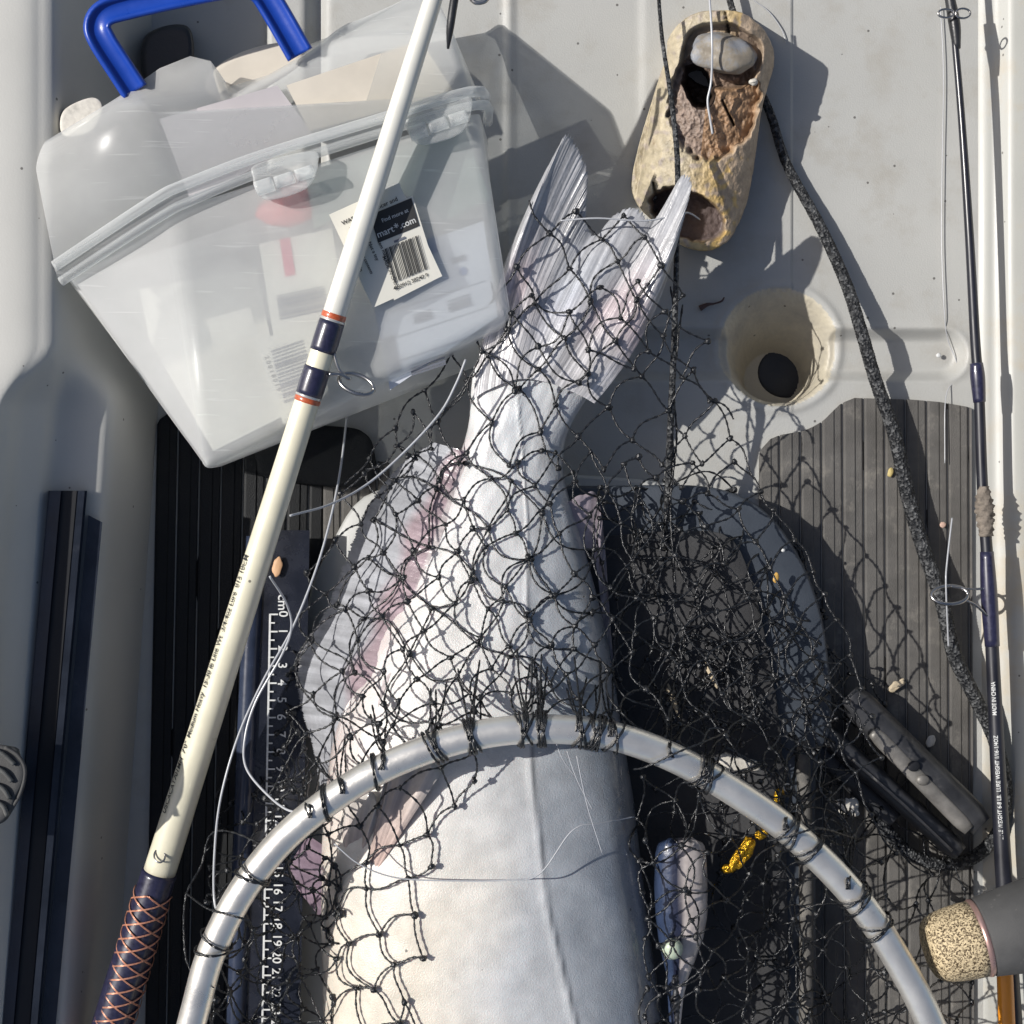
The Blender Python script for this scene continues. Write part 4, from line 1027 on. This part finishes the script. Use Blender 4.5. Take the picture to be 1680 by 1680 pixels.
# ------------------------------------------------------------------ lures and debris
lu = thing("fishing_lure", "dark blue and pearl striped bait lying between the catfish and the hoop", "lure", (1115, 1480, 3))
V = []; C = []
prof = [(1378, 26, 1116), (1384, 38, 1117), (1400, 42, 1117), (1450, 44, 1117), (1500, 43, 1118), (1540, 37, 1117), (1575, 27, 1114), (1605, 17, 1112), (1640, 13, 1108), (1710, 8, 1106)]
pr = np.array(prof, float); ly = np.linspace(1378, 1710, 70)
for y in ly:
    r = np.interp(y, pr[:, 0], pr[:, 1]); cx = np.interp(y, pr[:, 0], pr[:, 2])
    for i in range(40):
        a = 2 * math.pi * i / 40; u = math.cos(a)
        y2 = y + (12 * noise.noise(Vector((u * 9, 0, 2))) if y < 1400 else 0)
        V.append(P(cx + r * u, y2, 7.8 + 1.1 * (r / 48) * math.sin(a)))
        st_ = .12 * noise.noise(Vector((u * 9, y * .006, 1)))
        k = float(np.clip((u + .02 + st_) * 7, 0, 1)); c = np.array([.018, .022, .045]) * (1 - k) + np.array([.50, .45, .43]) * k  # blue and pearl halves; their contrast also paints in the fish's shadow edge
        if u < -.35: c = c * .6 + np.array([.04, .07, .14]) * .4
        C.append(c * (1 + 2.2 * st_ + .25 * noise.noise(Vector((u * 14, y * .03, 8)))))
F = grid_quads(70, 40, wrap=True).tolist(); F += [list(range(40)), list(range(69 * 40, 70 * 40))[::-1]]
mobj("bait_body", V, F, M['lure'], lu, cols=C)
V, F = ellipsoid(1103, 1557, 8.9, 18, 18, .55, nu=30, nv=18); mobj("bead", V, F, M['pearl'], lu)
V, F = pxtube([(1108, 1600, 8.6), (1108, 1612, 8.6), (1109, 1625, 8.6), (1109, 1640, 8.6), (1110, 1660, 8.6), (1111, 1685, 8.6)], [4, 6, 4, 8, 5, 3], n=40, sides=12, rad=lambda i, a: 1 + .15 * np.sin(i * 1.6)); mobj("swivel", V, F, M['gun'], lu)
gl = thing("fishing_lure", "gold flake spinner lure among the dark netting inside the hoop", "lure", (1225, 1395, 3))
V, F = ellipsoid(1220, 1398, 7.2, 34, 11, .35, rot=-1.0, lump=.5, nu=26, nv=16); mobj("blade", V, F, M['gold'], gl)
V, F = ellipsoid(1250, 1368, 7.0, 12, 8, .3, rot=-.6, lump=.3, nu=16, nv=10); mobj("bead", V, F, M['gold'], gl)
V, F = ellipsoid(1196, 1424, 7.0, 12, 7, .3, rot=-.3, lump=.5, nu=16, nv=10); mobj("flake", V, F, M['gold'], gl)
gl = thing("fishing_lure", "tiny amber lure with a wire eye just above the hoop", "lure", (1280, 1303, 3))
V, F = ellipsoid(1278, 1306, 7.2, 9, 14, .4, rot=.2, nu=18, nv=10); mobj("blade", V, F, M['gold'], gl)
tube("eye", [(1292 + 6 * math.cos(a), 1292 + 6 * math.sin(a), 7.5) for a in np.linspace(0, 2 * math.pi, 20)], 1.4, M['chipw'], gl, n=30, sides=6)
def leaf(px, py, z, L, W_, rot, m, label, name="leaf_scrap", seed=0):
    V, F = ellipsoid(px, py, z, L, W_, .08, rot=rot, lump=.6 if L > 12 else .2, nu=28, nv=12, seed=seed)
    tag(mobj(name, V, F, m, None), label, "debris", "scraps scattered on the cockpit floor")
leaf(1470, 1125, .7, 15, 6, -.6, M['tan'], "pale wedge shaped scrap on the ribbed pad right of the hatch", seed=1)
leaf(1547, 861, .65, 5, 5, 0, mat("pink_pellet", (.50, .34, .27), .6), "round pinkish pellet on the ribbed pad near the mud crusted rod", seed=2)
leaf(1461, 775, .65, 5, 8, .2, mat("yellow_scrap", (.50, .40, .16), .6), "small yellowish scrap near the top of the ribbed pad left of the rope", seed=3)
leaf(1527, 1216, .75, 7, 11, .5, M['chipw'], "cream flake beside the upper metal arm", seed=4)
leaf(1392, 1325, 2.9, 17, 15, .3, M['chipw'], "pale angular flake under the netting left of the metal arms", seed=5)
leaf(1273, 948, 4.6, 5, 9, .2, mat("orange_scrap", (.55, .33, .08), .5), "small orange scrap caught in the net over the hatch", seed=6)
leaf(1285, 903, 4.6, 3.2, 3, 0, M['paint'], "tiny white grain on the hatch above the orange scrap", seed=7)
leaf(455, 930, 3.6, 8, 16, .15, mat("peach_pellet", (.60, .36, .20), .6), "peach coloured pellet resting on the ruler beside the cream rod", seed=8)
leaf(1206, 1252, 5.2, 38, 11, .12, M['chipw'], "ridged white scrap above the right shoulder of the hoop", seed=9)
leaf(1105, 1150, 4.6, 24, 5, 1.2, M['tan'], "straw coloured blade caught in the net over the hatch", seed=10)
leaf(1168, 1110, 4.6, 20, 4, 1.1, M['tan'], "second straw blade in the net, right of the first", seed=11)
leaf(1195, 1590, 3.6, 46, 8, -.85, M['chipw'], "slanting pale blade under the netting right of the blue bait", seed=12)
leaf(1540, 603 - 20, -.35, 4, 4, .3, M['paint'], "tiny white fleck in the moulded groove beside the black rod", seed=13)
leaf(1150, 1620, 3.6, 30, 14, -.7, M['tan'], "broad pale scrap low beside the tail end of the blue bait", seed=14)
leaf(1310, 1500, 3.2, 7, 12, .1, M['tan'], "small tan scrap on the hatch edge inside the hoop", seed=15)
V, F = pxtube([(1148, 506, .3), (1160, 500, .35), (1172, 498, .3), (1184, 494, .35), (1188, 488, .3)], [5, 3, 1.6, 1.6, 1.2], n=24, sides=8)
tag(mobj("worm", V, F, mat("dried_worm", (.07, .035, .03), .5), None), "small dark dried worm on the floor left of the cup holder", "worm")
for k, (a, b_, r0) in enumerate((((612, 720), (655, 690), 3), ((700, 650), (752, 600), 2.4))):
    pass

# ------------------------------------------------------------------ landing net
net = thing("landing_net", "landing net of black knotted twine on a bent aluminium hoop over the catfish", "landing net", (900, 1200, 5))
hoop_pts = [(300, 1800, 12.4), (306, 1720, 12.6), (322, 1650, 12.8), (348, 1560, 13.0), (400, 1458, 13.2), (478, 1364, 13.3), (590, 1281, 13.3), (700, 1230, 13.2), (800, 1203, 13.1), (900, 1196, 13.0), (1000, 1206, 12.8),
            (1100, 1241, 12.4), (1200, 1296, 12.0), (1300, 1368, 11.6), (1400, 1468, 11.2), (1470, 1570, 10.9), (1522, 1670, 10.7), (1570, 1800, 10.5)]
full = hoop_pts + [(1600, 2000, 10.4), (1500, 2300, 10.6), (1250, 2480, 11), (900, 2540, 11.6), (560, 2450, 12), (350, 2200, 12.3), (300, 1950, 12.4), (300, 1800, 12.4)]
tube("hoop", full, 24, M['alu'], net, n=320, sides=28, cap=False)
HC = crom(hoop_pts, 500)

# drape height: cast camera-independent vertical samples of what lies under the net
dg = bpy.context.evaluated_depsgraph_get()
bvhs = []
for nm in ("body", "tail_fin", "anal_fin", "pelvic_fin", "pectoral_fin", "adipose_fin"):
    for o in fish.children:
        if o.name.split(".")[0] == nm:
            me = o.data
            bvhs.append(BVHTree.FromPolygons([o.matrix_world @ v.co for v in me.vertices], [tuple(p.vertices) for p in me.polygons]))
org = Vector((0, 0, D / 100))
def hit(px, py):
    d = (PV(px, py, 0) - org).normalized(); best = -1
    for b_ in bvhs:
        h = b_.ray_cast(org, d)
        if h[0] is not None: best = max(best, h[0].z * 100)
    return best
gx = np.arange(240, 1700, 20.0); gy = np.arange(260, 1800, 20.0)
G = np.array([[hit(x, y) for x in gx] for y in gy])
lidm = lambda x, y: 9.1 if (abs(x - 1117) < 62 and 1360 < y < 1650) else 4.2 if ((x - 930) / 430) ** 2 + ((y - 1230) / 430) ** 2 < 1 or (560 < x < 1340 and y > 1200) else .8
G0 = np.array([[max(G[j, i], lidm(gx[i], gy[j])) for i in range(len(gx))] for j in range(len(gy))])
GX, GY = np.meshgrid(gx, gy); pts_ = np.stack([GX.ravel(), GY.ravel()], 1); g0_ = G0.ravel()
DR = {}
for slope in (.010, .022, .05):
    out = np.zeros(len(pts_))
    for s in range(0, len(pts_), 400):
        dd_ = np.hypot(pts_[s:s + 400, None, 0] - pts_[None, :, 0], pts_[s:s + 400, None, 1] - pts_[None, :, 1])
        out[s:s + 400] = (g0_[None, :] - slope * dd_).max(1)
    DR[slope] = out.reshape(G0.shape)
def bil(A, x, y):
    fx_ = np.clip((x - gx[0]) / 20, 0, len(gx) - 1.001); fy_ = np.clip((y - gy[0]) / 20, 0, len(gy) - 1.001)
    i = fx_.astype(int); j = fy_.astype(int); a = fx_ - i; b_ = fy_ - j
    return A[j, i] * (1 - a) * (1 - b_) + A[j, i + 1] * a * (1 - b_) + A[j + 1, i] * (1 - a) * b_ + A[j + 1, i + 1] * a * b_
def hoopd(x, y):
    d = np.hypot(HC[None, :, 0] - x[:, None], HC[None, :, 1] - y[:, None]); i = d.argmin(1)
    return d[np.arange(len(x)), i], HC[i, 2]
def inpoly(x, y, poly):
    x = np.asarray(x); y = np.asarray(y); r = np.zeros(len(x), bool); n = len(poly)
    for k in range(n):
        x0, y0 = poly[k]; x1, y1 = poly[(k + 1) % n]
        c = ((y0 > y) != (y1 > y)) & (x < (x1 - x0) * (y - y0) / (y1 - y0 + 1e-9) + x0); r ^= c
    return r
def snap(x, y, poly):
    P0 = np.array(poly, float); P1 = np.roll(P0, -1, 0); d = P1 - P0
    t = np.clip((((x - P0[:, 0]) * d[:, 0] + (y - P0[:, 1]) * d[:, 1]) / (d ** 2).sum(1)), 0, 1)
    q = P0 + d * t[:, None]; k = np.hypot(q[:, 0] - x, q[:, 1] - y).argmin(); return q[k], np.hypot(q[k, 0] - x, q[k, 1] - y)

NV = []; NQ = []; ncount = 0; knots = []
def add_strands(A, B, bow, zfun, rpx=2.25, ns=15):
    """A,B (E,2) px; bow (E,) lateral bow in px"""
    global ncount
    E = len(A); t = np.linspace(0, 1, ns)[None, :, None]
    d = B - A; L = np.hypot(d[:, 0], d[:, 1]) + 1e-6; nrm = np.c_[-d[:, 1], d[:, 0]] / L[:, None]
    wob = RNG.normal(0, 1, (E, 1)) * L[:, None] * .02
    sh = (np.sin(np.pi * t[..., 0]) * bow[:, None] + np.sin(2 * np.pi * t[..., 0]) * wob)
    C2 = A[:, None, :] * (1 - t) + B[:, None, :] * t + sh[..., None] * nrm[:, None, :]
    z = zfun(C2[..., 0].ravel(), C2[..., 1].ravel()).reshape(E, ns)
    f = K * (D - z) / D / 100
    W = np.stack([(C2[..., 0] - 840) * f, -(C2[..., 1] - 840) * f, z / 100], -1)
    T = np.gradient(W, axis=1); T /= np.linalg.norm(T, axis=-1, keepdims=True) + 1e-12
    up = np.array([0, 0, 1.0]); N1 = np.cross(T, up); N1 /= np.linalg.norm(N1, axis=-1, keepdims=True) + 1e-9; N2 = np.cross(N1, T)
    S = 6; a = np.linspace(0, 2 * np.pi, S, endpoint=False)
    ph = (np.arange(ns)[None, :] * 1.15 + RNG.uniform(0, 6, (E, 1)))[..., None]
    R = rpx * K * .9 / 100
    u = R * np.cos(a)[None, None, :]; v = R * .62 * np.sin(a)[None, None, :]
    uu = u * np.cos(ph) - v * np.sin(ph); vv = u * np.sin(ph) + v * np.cos(ph)
    V = W[:, :, None, :] + uu[..., None] * N1[:, :, None, :] + vv[..., None] * N2[:, :, None, :]
    V = V.reshape(-1, 3)
    q = grid_quads(ns, S, wrap=True); Q = (q[None] + (np.arange(E) * ns * S)[:, None, None]).reshape(-1, 4) + ncount
    NV.append(V); NQ.append(Q); ncount += len(V)
def add_knots(x, y, z, r=5.0):
    global ncount
    nu, nv = 8, 6; th = np.linspace(0.02, np.pi - .02, nv); ph = np.linspace(0, 2 * np.pi, nu, endpoint=False)
    s = np.stack([np.outer(np.sin(th), np.cos(ph)), np.outer(np.sin(th), np.sin(ph)), np.outer(np.cos(th), np.ones(nu))], -1).reshape(-1, 3)
    f = K * (D - z) / D / 100
    c = np.stack([(x - 840) * f, -(y - 840) * f, z / 100], -1)
    k = RNG.uniform(.8, 1.25, (len(x), 1, 3)) * r * K * .9 / 100
    lump = 1 + .28 * RNG.normal(0, 1, (len(x), len(s), 1)).clip(-1, 1)
    V = (c[:, None, :] + s[None] * k * lump).reshape(-1, 3)
    q = grid_quads(nv, nu, wrap=True); Q = (q[None] + (np.arange(len(x)) * len(s))[:, None, None]).reshape(-1, 4) + ncount
    NV.append(V); NQ.append(Q); ncount += len(V)

CLU = [(505, 1), (560, 1), (625, 1), (712, 1), (772, 1), (862, 2), (886, 2), (952, 1.4), (978, 1.2), (1005, 1), (1100, 1), (1160, 1), (1290, 1), (1390, 1)]
def layer(poly, w, h, ang=0.0, off=(0, 0), jit=8, drape=.022, lift=.25, sag=.12, snapd=26, hoopside=None, zlim=None, warp=None, keep=1.0, rpx=2.25):
    P_ = np.array(poly, float); c = P_.mean(0)
    lo, hi = P_.min(0) - 200, P_.max(0) + 200
    ca, sa = math.cos(ang), math.sin(ang)
    nx = int((hi[0] - lo[0]) / w) + 6; ny = int((hi[1] - lo[1]) / (h / 2)) + 8
    idx = {}; pos = {}
    for j in range(-3, ny):
        for i in range(-3, nx):
            x = lo[0] + i * w + (w / 2 if j % 2 else 0) + off[0] - c[0]; y = lo[1] + j * h / 2 + off[1] - c[1]
            X_ = c[0] + x * ca - y * sa; Y_ = c[1] + x * sa + y * ca
            n1 = noise.noise(Vector((X_ * .006, Y_ * .006, ang * 9 + w))); n2 = noise.noise(Vector((X_ * .006, Y_ * .006, 50 + ang * 9)))
            X_ += RNG.normal(0, jit) + 34 * n1; Y_ += RNG.normal(0, jit) + 34 * n2
            if warp: X_, Y_ = warp(X_, Y_)
            pos[(i, j)] = (X_, Y_)
    keys = list(pos); arr = np.array([pos[k] for k in keys]); ins = inpoly(arr[:, 0], arr[:, 1], poly)
    ok = {}
    for k, a_, f in zip(keys, arr, ins):
        if f: ok[k] = a_
        else:
            q, dist = snap(a_[0], a_[1], poly)
            if dist < snapd: ok[k] = q
    A = []; B = []
    for (i, j), a_ in ok.items():
        for di in ((0, 1) if j % 2 else (-1, 0)):
            kk = (i + di, j + 1)
            if kk in ok and random.random() < keep: A.append(a_); B.append(ok[kk])
    A = np.array(A); B = np.array(B)
    L = np.hypot(*(A - B).T); m = (L > 4) & (L < 2.3 * max(w, h)); A = A[m]; B = B[m]; L = L[m]
    def zfun(x, y):
        z = bil(DR[drape], x, y) + lift
        z = np.maximum(z, bil(G0, x, y) + .25)
        hd, hz = hoopd(x, y)
        k = np.clip(1 - hd / 120, 0, 1) ** 1.5
        z = z * (1 - k) + np.maximum(hz + .2, z) * k
        if zlim is not None: z = np.minimum(z, np.maximum(zlim, bil(G0, x, y) + .3))
        return z
    bow = RNG.normal(0, 1, len(A)).clip(-1.6, 1.6) * L * sag + L * .05
    add_strands(A, B, bow, zfun, rpx=rpx)
    deg = {}
    for q in list(map(tuple, A)) + list(map(tuple, B)): deg[q] = deg.get(q, 0) + 1
    kn = np.array([v for v in ok.values() if deg.get(tuple(v), 0) >= 2]); add_knots(kn[:, 0], kn[:, 1], zfun(kn[:, 0], kn[:, 1]) + .03)
    return ok, zfun

hp_ = [(405, 1450), (480, 1362), (600, 1276), (700, 1232), (820, 1203), (900, 1198), (1000, 1208), (1100, 1243), (1200, 1298), (1300, 1370), (1400, 1470)]
tailP = [(878, 314), (925, 345), (1000, 352), (1062, 356), (1108, 392), (1126, 470), (1150, 560), (1188, 640), (1240, 760), (1260, 800), (560, 800), (600, 760), (660, 690), (735, 590), (770, 520), (800, 430)]
layer(tailP, 80, 108, ang=.06, jit=3, off=(8, 0), sag=.10, snapd=20, drape=.010)
tail2 = [(800, 500), (772, 560), (690, 660), (600, 770), (760, 720), (900, 640), (1060, 600), (1230, 740), (1186, 620), (1146, 520), (1112, 430)]
layer(tail2, 92, 110, ang=-.1, jit=8, off=(30, 20), sag=.15, snapd=26, drape=.010, lift=.6)
def gather(x, y):
    # strands bunch together towards the lashings on the hoop
    if 440 < x < 1460:
        hy = float(np.interp(x, HC[:, 0], HC[:, 1])); d = hy - y
        if 0 < d < 110:
            k = (1 - d / 110) ** 1.1 * .9; cx = min(CLU, key=lambda q: abs(q[0] - x) / q[1])[0]; x = x + (cx - x) * k
    return x, y
bodyP = [(570, 780), (700, 740), (950, 740), (1240, 760), (1300, 870), (1370, 1010), (1440, 1200), (1470, 1400)] + hp_[::-1] + [(430, 1330), (470, 1180), (482, 1060), (505, 930), (540, 840)]
layer(bodyP, 68, 84, drape=.010, ang=.12, jit=5, off=(5, 10), sag=.12, warp=gather)
body2 = [(600, 800), (760, 760), (1000, 780), (1240, 800), (1330, 960), (1400, 1150), (1460, 1380)] + hp_[::-1] + [(450, 1340), (486, 1160), (500, 1050), (530, 930)]
layer(body2, 104, 120, ang=-.25, jit=9, off=(35, 40), sag=.16, warp=gather, lift=.12)
right1 = [(985, 800), (1200, 800), (1310, 900), (1372, 1060), (1400, 1260), (1420, 1440), (1300, 1370), (1200, 1300), (1090, 1240), (1030, 1210), (1010, 1080), (980, 930)]
layer(right1, 84, 92, ang=.4, jit=9, off=(3, 3), sag=.14, drape=.05, lift=.35, zlim=6)
layer(right1, 100, 96, ang=-.5, jit=12, off=(13, 23), sag=.18, drape=.05, lift=.7, zlim=6.5)
dense = [(1040, 1060), (1200, 1030), (1270, 1070), (1240, 1180), (1130, 1200), (1050, 1180)]
layer(dense, 46, 50, ang=.2, jit=10, sag=.28, drape=.05, lift=.6, zlim=6, snapd=8)
outr = [(1200, 1250), (1330, 1130), (1380, 1040), (1480, 1190), (1560, 1350), (1600, 1500), (1590, 1740), (1540, 1680), (1450, 1540), (1400, 1468), (1300, 1368)]
layer(outr, 64, 84, ang=-.35, jit=12, sag=.18, drape=.05, lift=.6)
inR = [(1040, 1240), (1120, 1262), (1220, 1320), (1330, 1410), (1420, 1510), (1490, 1620), (1550, 1760), (1050, 1760), (1064, 1600), (1052, 1450)]
layer(inR, 66, 84, ang=.05, jit=11, sag=.16, drape=.05, lift=1.0, zlim=10)
layer(inR, 92, 96, ang=.55, jit=13, off=(17, 9), sag=.18, drape=.05, lift=.3, zlim=6)
dense2 = [(1110, 1270), (1240, 1330), (1290, 1420), (1330, 1560), (1400, 1740), (1180, 1740), (1190, 1500), (1170, 1400), (1090, 1330)]
layer(dense2, 66, 78, ang=.25, jit=12, sag=.2, drape=.05, lift=.5, zlim=6)
inL = [(400, 1462), (480, 1378), (590, 1300), (700, 1250), (790, 1232), (776, 1290), (738, 1330), (706, 1400), (712, 1470), (700, 1560), (684, 1650), (700, 1770), (330, 1770), (352, 1580)]
layer(inL, 70, 88, ang=.3, jit=7, sag=.13, lift=.35)
inL2 = [(360, 1560), (440, 1430), (540, 1340), (560, 1500), (545, 1640), (560, 1770), (345, 1770)]
layer(inL2, 50, 64, ang=-.2, jit=12, sag=.2, lift=.2, drape=.05)
leftedge = [(400, 1200), (470, 1060), (500, 1120), (505, 1260), (470, 1350), (400, 1430), (340, 1480), (350, 1360)]
layer(leftedge, 46, 60, ang=.3, jit=12, sag=.25, lift=.4, drape=.05)
quadmesh("netting", np.vstack(NV), np.vstack(NQ), M['net'], net)
# lashings: loops of doubled twine round the hoop
acc = Acc(); rg = random.Random(4)
tang = np.gradient(HC, axis=0)
for (cx, s) in ((352, 1), (420, 1), (540, 1), (610, 1), (712, 2), (772, 3), (858, 3), (886, 5), (952, 4), (978, 3), (1005, 2), (1150, 3), (1160, 2), (1290, 2), (1325, 2), (1404, 3), (1440, 2)):
    for k in range(int(s) + 1):
        i = int(np.abs(HC[:, 0] - (cx + rg.uniform(-6, 6))).argmin()); c = HC[i]; T = PV(*HC[min(i + 1, 499)]) - PV(*HC[i - 1]); T.normalize()
        T2 = (T + Vector((rg.uniform(-.45, .45), rg.uniform(-.45, .45), 0))).normalized(); up = Vector((0, 0, 1)); N1 = (up - T2 * up.dot(T2)).normalized(); S = T2.cross(N1)
        R = 24 * K * (D - c[2]) / D / 100 + .0015
        pts = [tuple(PV(*c) + (N1 * math.cos(a) + S * math.sin(a)) * R * (1 + .03 * rg.random())) for a in np.linspace(0, 2 * math.pi, 30)]
        V, F = tubedata(pts, .00075, sides=6, flat=.7, twist=.9); acc.add(V, F)
# a few loose twine ends and a big loop left of the hoop
for pts in ([(440, 1390, 13), (380, 1365, 11), (345, 1370, 10), (330, 1420, 10), (305, 1470, 11), (302, 1540, 11), (312, 1590, 12), (350, 1620, 13.4)], [(305, 1465, 11), (340, 1490, 13), (380, 1502, 14.4), (410, 1510, 14.2)],
            [(1040, 1262, 12), (1060, 1258, 13), (1110, 1235, 13.6), (1160, 1215, 12.8), (1190, 1200, 11), (1165, 1196, 11), (1150, 1225, 12)], [(1260, 1380, 12), (1300, 1370, 13.0), (1345, 1360, 12.4), (1400, 1375, 9)],
            [(1120, 500, 5), (1105, 620, 5.4), (1110, 720, 5), (1100, 830, 5), (1108, 960, 5)], [(1100, 470, 5.5), (1112, 560, 5.4), (1098, 660, 5), (1105, 760, 5), (1092, 860, 5)]):
    V, F = pxtube(pts, 2.3, n=70, sides=6, flat=.65, twist=1.0); acc.add(V, F)
# hanging bundles that run from the net down to the hoop
for cx, s in CLU:
    i = int(np.abs(HC[:, 0] - cx).argmin()); hx, hy, hz = HC[i]
    for k in range(int(3 * s)):
        L = rg.uniform(60, 130); dx_ = rg.uniform(-22, 22)
        x0, y0 = hx + dx_, hy - L; z0 = float(bil(DR[.022], np.array([x0]), np.array([y0]))[0]) + .4
        V, F = pxtube([(x0, y0, z0), (hx + dx_ * .55 + rg.uniform(-4, 4), hy - L * .5, max(z0, hz * .5 + z0 * .5)), (hx + rg.uniform(-5, 5), hy - 20, hz + .55), (hx + rg.uniform(-6, 6), hy + 2, hz + .85)], 2.2, n=30, sides=6, flat=.65, twist=1.0); acc.add(V, F)
acc.build("lashings", M['net'], net)
